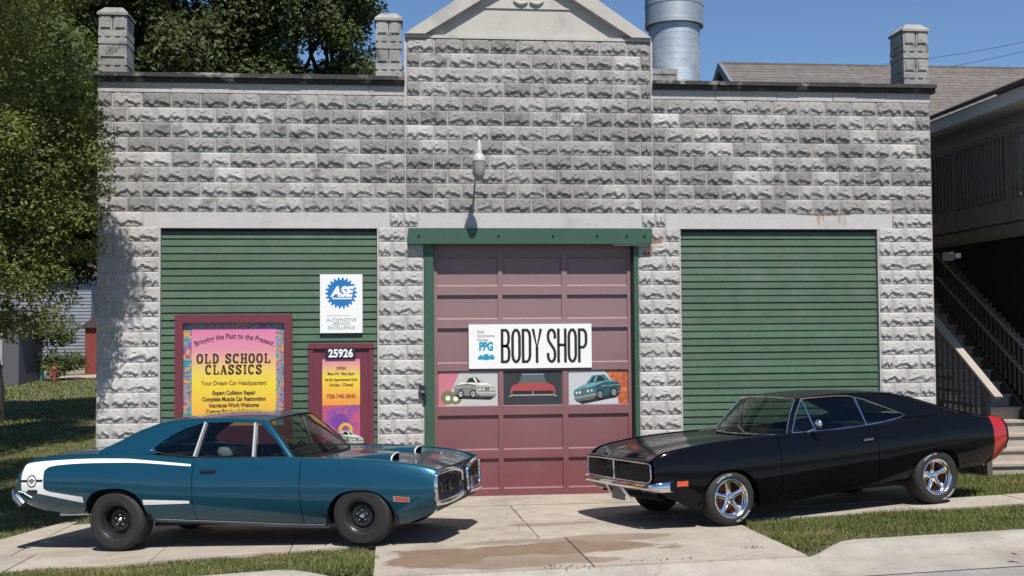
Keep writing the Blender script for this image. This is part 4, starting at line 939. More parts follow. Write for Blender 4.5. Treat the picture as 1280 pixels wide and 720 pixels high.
# upper boughs above the frame that shade the corner pier
cl += [(-3.75, -1.5, 5.15, .24), (-3.72, -1.7, 5.5, .22), (-3.95, -1.6, 5.8, .26), (-4.6, -2.6, 7.6, .6), (-4.3, -2.9, 8.3, .6), (-5.2, -2.8, 8.4, .7)]
tree('leafy_tree', 'leafy tree with drooping yellow green sprays overlapping left corner of garage', (-7.9, -1.0, gz(-7.9, -1.0)), cl, 2700, .028, M['leaf_near'], .20, seed=3, nl=26, fork=(-7.3, -1.2, 3.4), limb_top=5.0)
tree('shade_tree', 'dark trunked shade tree standing on the lawn at left edge', (-15.2, 22, gz(-15, 22)), ball_clumps((-12.6, 20, 9.0), (5.2, 4.0, 5.6), 75, .9, 1.6, 8, zmin=3.9), 480, .095, M['leaf_dark'], .30, seed=4, nl=16)
tree('lawn_tree', 'broad tree on the lawn left of garage casting shade over the grass', (-13.5, 10, gz(-13.5, 10)), ball_clumps((-10.9, 10.2, 8.2), (4.3, 5.0, 3.2), 80, .8, 1.4, 41, zmin=5.0), 420, .09, M['leaf_mid'], .30, seed=14, nl=12)
tree('backdrop_tree', 'tall dark green tree rising behind left half of the garage roof', (-4.6, 19, .1), ball_clumps((-5.0, 18, 11.8), (4.6, 3.2, 5.4), 85, .8, 1.5, 21, zmin=6.6), 620, .080, M['leaf_dark'], .32, seed=5, nl=16, group='trees behind the garage')
tree('backdrop_tree', 'mid green tree behind garage between the left and middle stone caps', (-1.7, 20, .1), ball_clumps((-2.3, 19, 12.0), (2.45, 2.6, 5.6), 58, .6, 1.15, 22, zmin=6.8), 700, .075, M['leaf_mid'], .26, seed=6, nl=14, group='trees behind the garage')
tree('backdrop_tree', 'dark tree filling the gap behind the left stone cap', (-11.65, 19.5, .0), ball_clumps((-9.3, 18.5, 10.2), (3.4, 3.0, 6.2), 70, .8, 1.5, 23, zmin=3.2), 620, .080, M['leaf_dark'], .30, seed=7, nl=14, group='trees behind the garage')
cl = ball_clumps((-17.0, 46.0, 1.7), (1.05, .8, 1.5), 20, .4, .7, 31)
B_ = empty('round_bush', (-17.0, 46.0, .2), 'rounded green bush beside the small red shed across lawn', 'bush')
link('foliage', leaf_cloud([(c[0]+17.0, c[1]-46.0, c[2]-.2, c[3]) for c in cl], 260, .09, M['leaf_mid'], seed=9), B_)
for i, (x, y, h, r) in enumerate([(-27, 66, 11, 5), (-38, 60, 13, 6), (-14, 70, 12, 6), (-20, 80, 14, 7)]):
    tree('far_tree', ['far tree left of pale house', 'far tree at the very left behind shed', 'far tree right of the red shed', 'tallest far tree behind the pale house'][i], (x, y, .4), ball_clumps((x, y, h*.6), (r, r*.8, h*.42), 40, 1.2, 2.0, 50+i), 90, .28, M['leaf_dark'], .35, seed=60+i, nl=8, group='far trees beyond the lawn')

# ------------------------------------------------------------------ the two cars
M['glass'] = glass_mat('car glass', (.47, .55, .52), .05)
M['interior'] = mat('dark interior', (.020, .020, .022), .7)
M['vinyl'] = mat('black seat vinyl', (.028, .028, .030), .45)
M['chrome_wheel'] = mat('polished wheel chrome', (.80, .79, .78), .16, metal=1.0)
M['letter'] = mat('raised white letters', (.5, .5, .5), .7)
M['alu'] = mat('polished aluminium', (.80, .80, .79), .35, metal=.55)
M['under'] = mat('underbody', (.010, .010, .010), .9)
M['amber'] = mat('orange red lens', (.55, .07, .03), .2, coat=.5)
M['red_lens'] = mat('red lens', (.45, .012, .012), .2, coat=.6)
M['lens'] = mat('headlight glass', (.30, .31, .32), .1, metal=.6)
M['grille'] = mat('black grille', (.012, .012, .013), .5)
def lerp(a, b, t): return a+(b-a)*t
class Car:
    def __init__(s, **k):
        s.__dict__.update(k)
        for n in ('zs', 'ws', 'wm', 'wb', 'zlo', 'zc'): setattr(s, n, pchip(getattr(s, n)))
        s.shape = pchip(s.shape_t)         # 0..1 up the side -> blend value, see side_y
    def side_y(s, x, z):
        z0 = s.zlo(x); z1 = s.zs(x); t = min(1, max(0, (z-z0)/(z1-z0))); v = s.shape(t)
        wm = s.wm(x)
        return lerp(s.wb(x), wm, v) if t < s.tmax else lerp(s.ws(x), wm, v)
    def zbot(s, x):
        z = s.zlo(x)
        for (ax, aw, ah, az, n) in s.arches:
            d = abs(x-ax)/aw
            if d < 1: z = max(z, az+ah*(1-d**n)**(1/n))
        return z
    def stations(s, x0, x1):
        xs = set([round(x0, 4), round(x1, 4)]); k = math.ceil(x0/.05)
        while k*.05 < x1: xs.add(round(k*.05, 4)); k += 1
        for (ax, aw, ah, az, n) in s.arches:
            for i in range(0, 25):
                x = ax+aw*math.cos(math.pi*i/24)
                if x0 < x < x1: xs.add(round(x, 4))
            for e in (-.9995, .9995):
                if x0 < ax+aw*e < x1: xs.add(round(ax+aw*e, 4))
        for e in s.cuts:
            if x0 < e < x1: xs.add(e)
        xs = sorted(xs); out = [xs[0]]
        for x in xs[1:]:
            if x-out[-1] > .0008: out.append(x)
        return out
    def side(s, x0, x1, sg, paint, name, parent, nz=18, lip=True):
        mb = MB(); mb.mat(paint); rows = []
        xs = s.stations(x0, x1)
        for x in xs:
            zb, zt = s.zbot(x), s.zs(x); r = [(x, sg*(s.side_y(x, zb)-.045), zb+.002), (x, sg*(s.side_y(x, zb)-.012), zb-.001)]
            for k in range(nz+1):
                z = lerp(zb, zt, k/nz); r.append((x, sg*s.side_y(x, z), z))
            w = s.ws(x); rd = s.rnd
            r += [(x, sg*(w-rd*.22), zt+rd*.20), (x, sg*(w-rd*.6), zt+rd*.34), (x, sg*(w-rd), zt+rd*.36), (x, sg*(w-rd*1.12), zt+rd*.30)]
            r.append((x, sg*(w-rd*1.14), zt-.03))
            rows.append(r if sg < 0 else r[::-1])
        n = len(rows[0]); vs = [p for r in rows for p in r]; o = len(mb.v); mb.v += vs
        for i in range(len(rows)-1):
            xm = (xs[i]+xs[i+1])/2
            for j in range(n-1):
                jj = j if sg < 0 else n-2-j
                m = paint
                if s.stripe and s.stripe[0] < xm < s.stripe[1] and jj >= 2: m = s.stripe[2]
                mb.mat(m); mb.f.append((o+i*n+j, o+i*n+j+1, o+(i+1)*n+j+1, o+(i+1)*n+j)); mb.m.append(mb.cur)
        return mb.build(name, parent, smooth=40)
    def endcap(s, x, bow, paint, name, parent, ny=17):
        mb = MB(); rows = []; zb, zt = s.zbot(x)-.0, s.zs(x)+s.rnd*.3
        for k in range(13):
            z = lerp(zb, zt, k/12); y = s.side_y(x, min(z, s.zs(x)))-.004-(s.rnd*.5 if k == 12 else 0)
            rows.append([(x+bow*(1-(2*j/(ny-1)-1)**2)+(-.0 if 0 < j < ny-1 else 0), y*(2*j/(ny-1)-1), z) for j in range(ny)])
        return mb.grid(rows).build(name, parent, paint, smooth=40)
    def toppanel(s, x0, x1, zfun, paint, name, parent, inset, ny=25, dx=.05, bowf=0.0, bowr=0.0):
        mb = MB(); rows = []; n = max(2, int((x1-x0)/dx))
        for i in range(n+1):
            x = lerp(x0, x1, i/n); w = s.ws(x)-inset; row = []
            for j in range(ny):
                u = 2*j/(ny-1)-1; t = i/n
                xx = x+bowf*(1-u*u)*sm(.5, 1, t)+bowr*(1-u*u)*(1-sm(0, .5, t))
                row.append((xx, u*w, zfun(x, u*w, u)))
            rows.append(row)
        e = [(p[0], p[1], p[2]-.03) for p in rows[-1]]; rows.append(e)
        return mb.grid(rows).build(name, parent, paint, smooth=50)
    def decal(s, xs, ztop, zbot, name, parent, m, sg, off=.0035, nr=6):
        mb = MB(); rows = []
        for x in xs:
            rows.append([(x, sg*(s.side_y(x, lerp(zbot(x), ztop(x), k/nr))+off), lerp(zbot(x), ztop(x), k/nr)) for k in range(nr+1)])
        return mb.grid(rows).build(name, parent, m, smooth=60)
    def yg(s, z): return s.yg0-s.ygk*(z-1.0)
    def greenhouse(s, parent):
        # ring of roof side, pillars: strips between the outer contour and the window opening
        for sg in (-1, 1):
            mb = MB(); rows = []
            for (o, i) in s.ring:
                yo = s.yg(o[1])-.012; yi = s.yg(i[1])
                r = [(i[0], sg*(yi-.03), i[1]), (i[0], sg*yi, i[1])]
                for t in (.25, .5, .75): r.append((lerp(i[0], o[0], t), sg*(lerp(yi, yo, t)+.010*math.sin(math.pi*t)), lerp(i[1], o[1], t)))
                r.append((o[0], sg*yo, o[1])); r.append((o[0], sg*(yo-.02), o[1]+.006)); r.append((o[0], sg*(yo-.05), o[1]-.02))
                rows.append(r)
            mb.grid(rows).build('roof_pillar', parent, s.paint, smooth=42)
            if s.dlo_trim:
                loop = [(i[0], sg*(s.yg(i[1])+.004), i[1]) for o, i in s.ring]+[(x, sg*(s.yg(z)+.004), z) for x, z in s.belt]
                MB().tube(loop, .009, 6, closed=True).build('window_trim', parent, M['chrome'], smooth=60)
        # roof
        R = s.ring[s.roof_i0:s.roof_i1+1]; rows = []; ny = 17
        for q, (o, i) in enumerate(R):
            t = q/(len(R)-1); row = []; ye = s.yg(o[1])-.03; bow = s.hdr*(1-sm(0, .35, t)); cr = s.crown*(.6+.4*math.sin(math.pi*min(1, t+.2)))
            for j in range(ny):
                u = 2*j/(ny-1)-1; row.append((o[0]+bow*(1-u*u), u*ye, o[1]+.005+cr*(1-abs(u)**2.4)))
            rows.append(row)
        MB().grid(rows).build('roof', parent, s.roofm, smooth=50)
        # windshield
        (bx, bz), (tx, tz) = s.ring[0][0], s.ring[s.roof_i0][0]; rows = []; yb, yt = s.yg(bz)-.015, s.yg(tz)-.02
        cr0 = s.crown*(.6+.4*math.sin(math.pi*.2))
        for k in range(9):
            t = k/8; row = []
            for j in range(17):
                u = 2*j/16-1; xb = bx+s.wbow*(1-u*u); xt = tx+s.hdr*(1-u*u); zt = tz+cr0*(1-abs(u)**2.4)-.004
                row.append((lerp(xb, xt, t)+.02*math.sin(math.pi*t), u*lerp(yb, yt, t), lerp(bz-.01, zt, t)))
            rows.append(row)
        MB().grid(rows).build('windshield', parent, M['glass'], smooth=60)
        edge = [rows[0], rows[-1]]
        MB().tube([(p[0]+.004, p[1], p[2]+.004) for p in rows[-1]], .010, 6).build('windshield_trim', parent, s.wtrim, smooth=60)
        MB().tube([(p[0]+.006, p[1], p[2]+.006) for p in rows[0]], .009, 6).build('windshield_trim', parent, M['black'] if not s.dlo_trim else M['chrome'], smooth=60)
        for j in (0, 16): MB().tube([(r[j][0]+.004, r[j][1]*1.008, r[j][2]) for r in rows], .009, 6).build('windshield_trim', parent, s.wtrim, smooth=60)
        # rear window and the side windows
        R = s.ring[s.roof_i1:s.rear_i+1]; a = R[0][0]; 
        mb = MB(); ya = s.yg(a[1])-.05; (ex, ez) = s.rear_base
        rw = [[(lerp(a[0]+.01, ex, t), u*lerp(ya, s.yg(ez)-.10, t), lerp(a[1]+s.crown*.6*(1-u*u), ez+.02*(1-u*u), t)) for u in np.linspace(-1, 1, 11)] for t in np.linspace(0, 1, 7)]
        mb.grid(rw).build('rear_window', parent, M['glass'], smooth=60)
        for sg in (-1, 1):     # inner faces of the sail panels
            mb = MB(); A = [(o[0], sg*(s.yg(o[1])-.06), o[1]) for o, i in R]; n = len(A)
            B = [(lerp(a[0]+.01, min(ex, A[k][0]), k/(n-1)) if A[k][0] > ex else A[k][0], sg*(lerp(ya, s.yg(ez)-.10, min(1, (a[0]-A[k][0])/(a[0]-ex)))), min(A[k][2]-.005, lerp(a[1], ez, min(1, (a[0]-A[k][0])/(a[0]-ex))))) for k in range(n)]
            mb.grid([A, B]).build('sail_panel', parent, s.roofm, smooth=50)
        for sg in (-1, 1):
            MB().tube([(x, sg*(s.yg(s.belt_z(x))+.008), s.belt_z(x)-.004) for x in np.linspace(s.panes[0][1][0]+.04, s.panes[-1][1][1]+.02, 24)], .007, 6).build('belt_seal', parent, M['chrome'] if s.dlo_trim else M['black'], smooth=60)
        top = [i for o, i in s.ring]
        for sg in (-1, 1):
            for name, (x0, x1) in s.panes:
                f_t = lambda x: s.dlo_top(x); mb = MB(); rows = []
                n = 14
                for q in range(n+1):
                    x = lerp(x0, x1, q/n); zb = s.belt_z(x)-.01; zt = max(zb+.001, f_t(x)+.005)
                    rows.append([(x, sg*(s.yg(lerp(zb, zt, k/4))-.012), lerp(zb, zt, k/4)) for k in range(5)])
                mb.grid(rows).build(name, parent, M['glass'], smooth=60)
            for (xb, xt, w) in s.posts:
                zb, zt = s.belt_z(xb)-.005, s.dlo_top(xt); A = (xb, sg*(s.yg(zb)+.004), zb); B = (xt, sg*(s.yg(zt)+.002), zt)
                MB().bar(A, B, w, .018, up=(1, 0, 0)).build('window_post', parent, M['alu' if not s.dlo_trim else 'chrome'])
    def setup_dlo(s):
        up = [i for o, i in s.ring]; up = sorted(up, key=lambda p: p[0]); ux = [p[0] for p in up]; uz = [p[1] for p in up]
        # upper edge of the opening only (drop the folded-back tail points)
        pts = []; best = None
        tipx = min(ux); P = [i for o, i in s.ring]; k = [p[0] for p in P].index(tipx); pts = sorted(P[:k+1])
        s.dlo_top = lambda x: float(np.interp(x, [p[0] for p in pts], [p[1] for p in pts]))
        b = sorted(P[k:]+s.belt); s.belt_z = lambda x: float(np.interp(x, [p[0] for p in b], [p[1] for p in b]))
    def wheel(s, parent, x, sg, R, w, yout, style, rim_r, zc=None, steer=0.0):
        c = (x, sg*(yout-w/2), R if zc is None else zc); h = w/2
        ow = M['chrome_wheel'] if style == 'spoke' else M['black_steel']
        P = link('wheel', None, parent) if False else None
        def Y(p): return [(r, sg*o) for r, o in p]
        dish = s.dish[0 if x > 0 else 1]
        mb = MB(); mb.mat(ow); mb.lathe(Y([(rim_r+.004, h-.012), (rim_r+.012, h-.002), (rim_r+.002, h+.003), (rim_r-.010, h-.006), (rim_r-.014, h-.022), (rim_r-.022, h-.026), (rim_r-.026, h-.05), (rim_r-.034, h-.054), (rim_r-.038, h-dish), (rim_r-.042, -h+.02)]), 'y', seg=40)
        if style == 'steel':
            mb.lathe(Y([(rim_r-.028, h-dish), (rim_r-.045, h-dish+.004), (.115, h-dish+.03), (.085, h-dish+.028), (.075, h-dish+.012), (0, h-dish+.012)]), 'y', seg=40)
            mb.mat(M['dark'])
            for k in range(8):
                a = 2*math.pi*k/8; disc_c = ((rim_r-.062)*math.cos(a), sg*(h-dish+.012), (rim_r-.062)*math.sin(a)); mb.lathe([(0, .0), (.016, .0)], 'y', disc_c, 8)
        wh = mb.build('wheel', parent, smooth=35, loc=c)
        if steer: wh.rotation_euler = (0, 0, steer)
        mb = MB(); mb.lathe(Y([(rim_r-.004, -h+.01), (rim_r+.02, -h-.004), (R-.045, -h-.010), (R-.012, -h+.012), (R, -h+.035), (R, -.035), (R-.008, -.030), (R-.008, -.02), (R, -.015), (R, .015), (R-.008, .02), (R-.008, .03), (R, .035), (R, h-.035), (R-.012, h-.012), (R-.030, h+.003), (R-.048, h+.010), (R-.050, h+.007), (R-.075, h+.010), (rim_r+.030, h+.006), (rim_r+.026, h+.009), (rim_r+.012, h+.002), (rim_r-.004, h-.012)]), 'y', seg=56)
        mb.build('tyre', wh, M['rubber'], smooth=32)
        if style == 'steel':
            mb = MB(); mb.lathe(Y([(.030, h-dish+.0), (.028, h-dish+.045), (.018, h-dish+.055), (0, h-dish+.056)]), 'y', seg=14); mb.build('hub_cap', wh, M['chrome'], smooth=40)
            for k in range(5):
                a = 2*math.pi*k/5+.3; mb = MB(); mb.lathe(Y([(.012, h-dish+.01), (.011, h-dish+.036), (0, h-dish+.038)]), 'y', (.058*math.cos(a), 0, .058*math.sin(a)), 6); mb.build('wheel_nut', wh, M['chrome_dull'])
        else:
            mb = MB(); mb.lathe(Y([(rim_r-.04, -h+.05), (rim_r-.06, -h+.075), (.05, -h+.075)]), 'y', seg=24); mb.build('brake_drum', wh, mat('rusty red drum', (.16, .028, .022), .6) if 'rusty red drum' not in bpy.data.materials else bpy.data.materials['rusty red drum'])
            for k in range(5):
                a = 2*math.pi*k/5+.25; mb = MB(); ca, sa = math.cos(a), math.sin(a)
                def pt(r, t, y): return (r*ca-t*sa, sg*y, r*sa+t*ca)
                y0, y1 = h-dish+.045, h-.035; r1 = rim_r-.018
                sec = [(.045, .034, y0), (.085, .028, y0-.004), (r1*.62, .024, lerp(y0, y1, .12)), (r1*.86, .034, lerp(y0, y1, .25)), (r1, .058, lerp(y0, y1, .32))]
                rows = [[pt(r, -t, y-.03), pt(r, -t, y), pt(r, -t*.4, y+.010), pt(r, t*.4, y+.010), pt(r, t, y), pt(r, t, y-.03)] for r, t, y in sec]
                mb.grid(rows).build('spoke', wh, M['chrome_wheel'], smooth=50)
            mb = MB(); mb.lathe(Y([(.055, h-dish+.0), (.055, h-dish+.05), (.042, h-dish+.062), (.030, h-dish+.066), (.028, h-dish+.085), (0, h-dish+.09)]), 'y', seg=20); mb.build('hub_cap', wh, M['chrome'], smooth=40)
            for k in range(5):
                a = 2*math.pi*k/5+.25+math.pi/5; mb = MB(); mb.lathe(Y([(.011, h-dish+.02), (.011, h-dish+.062), (0, h-dish+.066)]), 'y', (.045*math.cos(a), 0, .045*math.sin(a)), 6); mb.build('wheel_nut', wh, M['chrome'])
            mb = MB()      # raised white letters on the tyre wall, two arcs
            for st in s.letter_arcs:
                vs, fs = text_faces('RADIAL T/A', .030, xs=1.3, bold=.0015); rr = R-.060; out = []
                for px, pz in vs:
                    a = st-px/rr; r = rr+pz; out.append((-sg*r*math.cos(a), sg*(h+.0115), r*math.sin(a)))
                mb.add(out, fs)
            mb.build('tyre_lettering', wh, M['letter'])
        return wh
    def common(s, parent):
        s.setup_dlo(); xn, xt = s.x_nose, s.x_tail; d0, d1 = s.door
        for sg in (-1, 1):
            s.side(d1+.004, xn, sg, s.paint, 'fender', parent); s.side(xt, d0-.004, sg, s.paint, 'quarter_panel', parent)
            dr = s.side(d0+.003, d1-.003, sg, s.paint, 'door', parent)
            s.handle(dr, sg)
            for (ax, aw, ah, az, n) in s.arches:    # wheel housings
                mb = MB(); rows = []
                for i in range(25):
                    a = math.pi*i/24; x = ax+(aw+.01)*math.cos(a); d = min(1, abs(math.cos(a))); z = az-.05+(ah+.06)*(1-d**n)**(1/n)
                    z = max(z, s.zlo(x)+.03); rows.append([(x, sg*(s.side_y(ax, .5)-.03), z), (x, sg*.50, z)])
                mb.grid(rows); mb.add([(p[1][0], p[1][1]-sg*.0, p[1][2]) for p in rows], [tuple(range(25))]); mb.build('wheel_housing', parent, M['under'])
            MB().box(d0-.6, d1+.1, min(sg*.70, sg*.73), max(sg*.70, sg*.73), .30, .93).build('door_card', parent, M['interior'])
        mb = MB(); mb.box(-1.1, 1.8, -.52, .52, .27, .31); mb.box(-1.06, 1.06, -.80, .80, .26, .31); mb.box(xt+.12, xt+.80, -.74, .74, .48, .56); mb.box(1.95, xn-.12, -.72, .72, .34, .40); mb.build('floor_pan', parent, M['under'])
        mb = MB(); mb.box(.55, .60, -.78, .78, .3, .97); mb.build('firewall', parent, M['interior'])
        mb = MB(); mb.box(.34, .54, -.72, .72, .78, .96); mb.tube([(.40, -.72, .965), (.40, .72, .965)], .05, 8); mb.build('dashboard', parent, M['interior'])
        MB().box(s.rear_base[0]-.02, -.95, -.70, .70, .93, .97).build('parcel_shelf', parent, M['interior'])
        for y in (-.36, .36):
            mb = MB(); mb.box(-.45, .12, y-.27, y+.27, .36, .56); mb.grid([[(-.42-(z-.5)*.28+dx_, y+u*.26, z) for u in np.linspace(-1, 1, 5)] for z, dx_ in ((.52, .06), (.7, .08), (.9, .07), (1.0, .05), (1.02, 0), (.9, -.04), (.52, -.05))]); mb.build('front_seat', parent, M['vinyl'], smooth=50)
        mb = MB(); mb.box(-1.05, -.65, -.62, .62, .38, .55); mb.grid([[(-.98-(z-.5)*.3+d_, u*.62, z) for u in np.linspace(-1, 1, 9)] for z, d_ in ((.5, .08), (.75, .08), (.93, .05), (.96, 0), (.5, -.05))]); mb.build('rear_seat', parent, M['vinyl'], smooth=50)
        mb = MB(); mb.tube([(.20+.06*math.cos(a), .36+.19*math.cos(a+math.pi/2), .88+.18*math.sin(a+math.pi/2)) for a in np.linspace(0, 2*math.pi, 25)[:-1]], .012, 6, closed=True); mb.bar((.20, .18, .88), (.20, .54, .88), .03, .02); mb.bar((.2, .36, .88), (.45, .36, .80), .04, .04); mb.build('steering_wheel', parent, M['black'], smooth=50)
        s.greenhouse(parent)
def pose(root, front, rear, near, roll):
    """stand a car on two near-side contact points (front, rear); near = sign of the side they are on"""
    A, B = Vector(rear), Vector(front); fw = (B-A).normalized(); lf = Vector((-fw.y, fw.x, 0)).normalized(); up = fw.cross(lf)
    q = Matrix.Rotation(roll, 3, fw); lf = q @ lf; up = q @ up
    O = (A+B)/2-lf*(near*.93)
    root.matrix_world = Matrix(((fw.x, lf.x, up.x, O.x), (fw.y, lf.y, up.y, O.y), (fw.z, lf.z, up.z, O.z), (0, 0, 0, 1)))
M['black_steel'] = mat('black steel wheel', (.020, .020, .021), .35, spec=.5)

# ---- blue coupe
M['blue'] = mat('metallic blue paint', (0.006, 0.078, 0.132), .34, metal=.42, coat=.9, spec=.3)
M['hood_black'] = mat('satin dark hood', (.016, .022, .034), .28, coat=.6)
BC = empty('blue_coupe', (0, 0, 0), 'blue two door muscle car with white tail stripe and twin hood scoops', 'car')
bee = Car(paint=M['blue'], roofm=M['blue'], stripe=None, x_nose=2.325, x_tail=-2.80, door=(-.505, .795), cuts=[], rnd=.055, tmax=.50, dish=(.07, .13),
    zs=[(2.36, .735), (2.30, .775), (2.14, .82), (1.85, .872), (1.39, .918), (.82, .95), (.62, .962), (0, .975), (-.5, .99), (-.8, 1.015), (-1.12, 1.05), (-1.5, 1.078), (-1.9, 1.088), (-2.3, 1.083), (-2.6, 1.055), (-2.74, 1.01), (-2.80, .95)],
    ws=[(2.36, .79), (2.2, .82), (1.8, .845), (1.2, .852), (.5, .846), (-.3, .842), (-.9, .84), (-1.6, .84), (-2.2, .81), (-2.6, .775), (-2.80, .745)],
    wm=[(2.36, .845), (2.2, .885), (1.8, .93), (1.45, .945), (.8, .938), (0, .93), (-.6, .928), (-1.1, .945), (-1.5, .957), (-2.0, .94), (-2.5, .90), (-2.80, .855)],
    wb=[(2.36, .78), (2.0, .80), (1.4, .80), (0, .79), (-1.2, .80), (-2.0, .81), (-2.5, .79), (-2.80, .76)],
    zlo=[(2.36, .44), (2.29, .35), (2.11, .27), (1.9, .215), (1.08, .195), (-.16, .255), (-1.08, .31), (-1.93, .42), (-2.45, .47), (-2.71, .54), (-2.80, .58)], zc=[(0, 1), (1, 1)],
    shape_t=[(0, 0), (.10, .42), (.22, .76), (.36, .94), (.5, 1.0), (.62, .965), (.75, .80), (.87, .50), (.95, .22), (1, 0)],
    arches=[(1.475, .395, .40, .21, 2.5), (-1.5, .395, .355, .36, 2.6)],
    yg0=.785, ygk=.46, hdr=.09, wbow=.20, crown=.05, dlo_trim=False, wtrim=M['black'], roof_i0=2, roof_i1=7, rear_i=10, rear_base=(-1.62, 1.09),
    ring=[((.69, .965), (.60, .985)), ((.50, 1.17), (.43, 1.17)), ((.315, 1.372), (.23, 1.350)), ((.10, 1.405), (.10, 1.362)), ((-.2, 1.428), (-.2, 1.385)), ((-.5, 1.438), (-.5, 1.390)), ((-.8, 1.435), (-.72, 1.335)), ((-1.05, 1.408), (-.88, 1.262)),
          ((-1.30, 1.335), (-1.0, 1.19)), ((-1.55, 1.225), (-1.07, 1.135)), ((-1.80, 1.125), (-1.05, 1.10)), ((-1.78, 1.07), (-.95, 1.075))],
    belt=[(-.75, 1.045), (-.5, 1.02), (0, 1.0), (.58, .985)], panes=[('quarter_window', (-1.06, -.52)), ('side_window', (-.50, .17)), ('vent_window', (.19, .58))], posts=[(-.53, -.46, .062), (.20, .165, .055)])
def bee_handle(dr, sg):
    MB().bar((-.40, sg*(bee.side_y(-.4, .87)+.014), .872), (-.22, sg*(bee.side_y(-.22, .87)+.014), .868), .02, .028, up=(0, 0, 1)).build('door_handle', dr, M['black'])
bee.handle = bee_handle; bee.common(BC)
def bee_hood(x, y, u):
    zedge = bee.zs(x)+.006; a = abs(y)
    z = zedge-.034*sm(.0, .25, 1-abs(u))+.026*(1-sm(.16, .36, a))*sm(.6, .9, x)+.006*(1-u*u)
    nose = sm(2.10, 2.42, x+.10*(1-u*u)); return z-.035*nose
hx0, hx1 = .60, 2.30
bee.toppanel(hx0, hx1, bee_hood, M['blue'], 'hood', BC, .070, ny=41, dx=.04, bowf=.055, bowr=.14)
mb = MB(); rows = []
for i in range(24):
    x = lerp(.98, 2.30, i/23); w = lerp(.56, .64, i/23)
    rows.append([(x+.055*(1-(u*w/(bee.ws(x)-.066))**2)*sm(.5, 1, (x-hx0)/(hx1-hx0)), u*w, bee_hood(x, u*w, u*w/(bee.ws(x)-.066))+.003) for u in np.linspace(-1, 1, 33)])
mb.grid(rows).build('hood_blackout', BC, M['hood_black'], smooth=50)
for sg in (-1, 1):      # hood scoops, open to the front
    mb = MB(); rows = []
    for i in range(12):
        t = i/11; x = lerp(1.00, 1.72, t); hgt = .012+.074*sm(0, 1, t)**.9; w = lerp(.10, .135, t); z0 = bee_hood(x, .40, .40/(bee.ws(x)-.066))-.004
        rows.append([(x+(.0 if t < 1 else .03*(1-abs(2*k/12-1))), sg*.40+w*math.cos(math.pi-math.pi*k/12)*(1 if True else 1), z0+hgt*math.sin(math.pi*k/12)**.55) for k in range(13)])
    sc = mb.grid(rows).build('hood_scoop', BC, M['blue'], smooth=60)
    last = rows[-1]; MB().tube(last, .009, 6).build('scoop_lip', sc, M['alu'], smooth=60)
    mb = MB(); inner = [(p[0]-.05, p[1], p[2]) for p in last]; mb.add(inner, [tuple(range(13))]); mb.build('scoop_mouth', sc, M['dark'])
    MB().lathe([(0, .03), (.018, .028), (.02, -.02)], 'z', (1.98, sg*.47, bee_hood(1.98, .47, .55)+.005), 12).build('hood_pin', BC, M['chrome'], smooth=40)
bee.toppanel(-2.78, -1.58, lambda x, y, u: bee.zs(x)+.012+.022*(1-u*u)*sm(-2.8, -2.5, x), M['blue'], 'trunk_lid', BC, .070, ny=21, bowf=0)
bee.endcap(2.32, .025, M['black'], 'front_panel', BC); bee.endcap(-2.795, -.03, M['black'], 'tail_panel', BC)
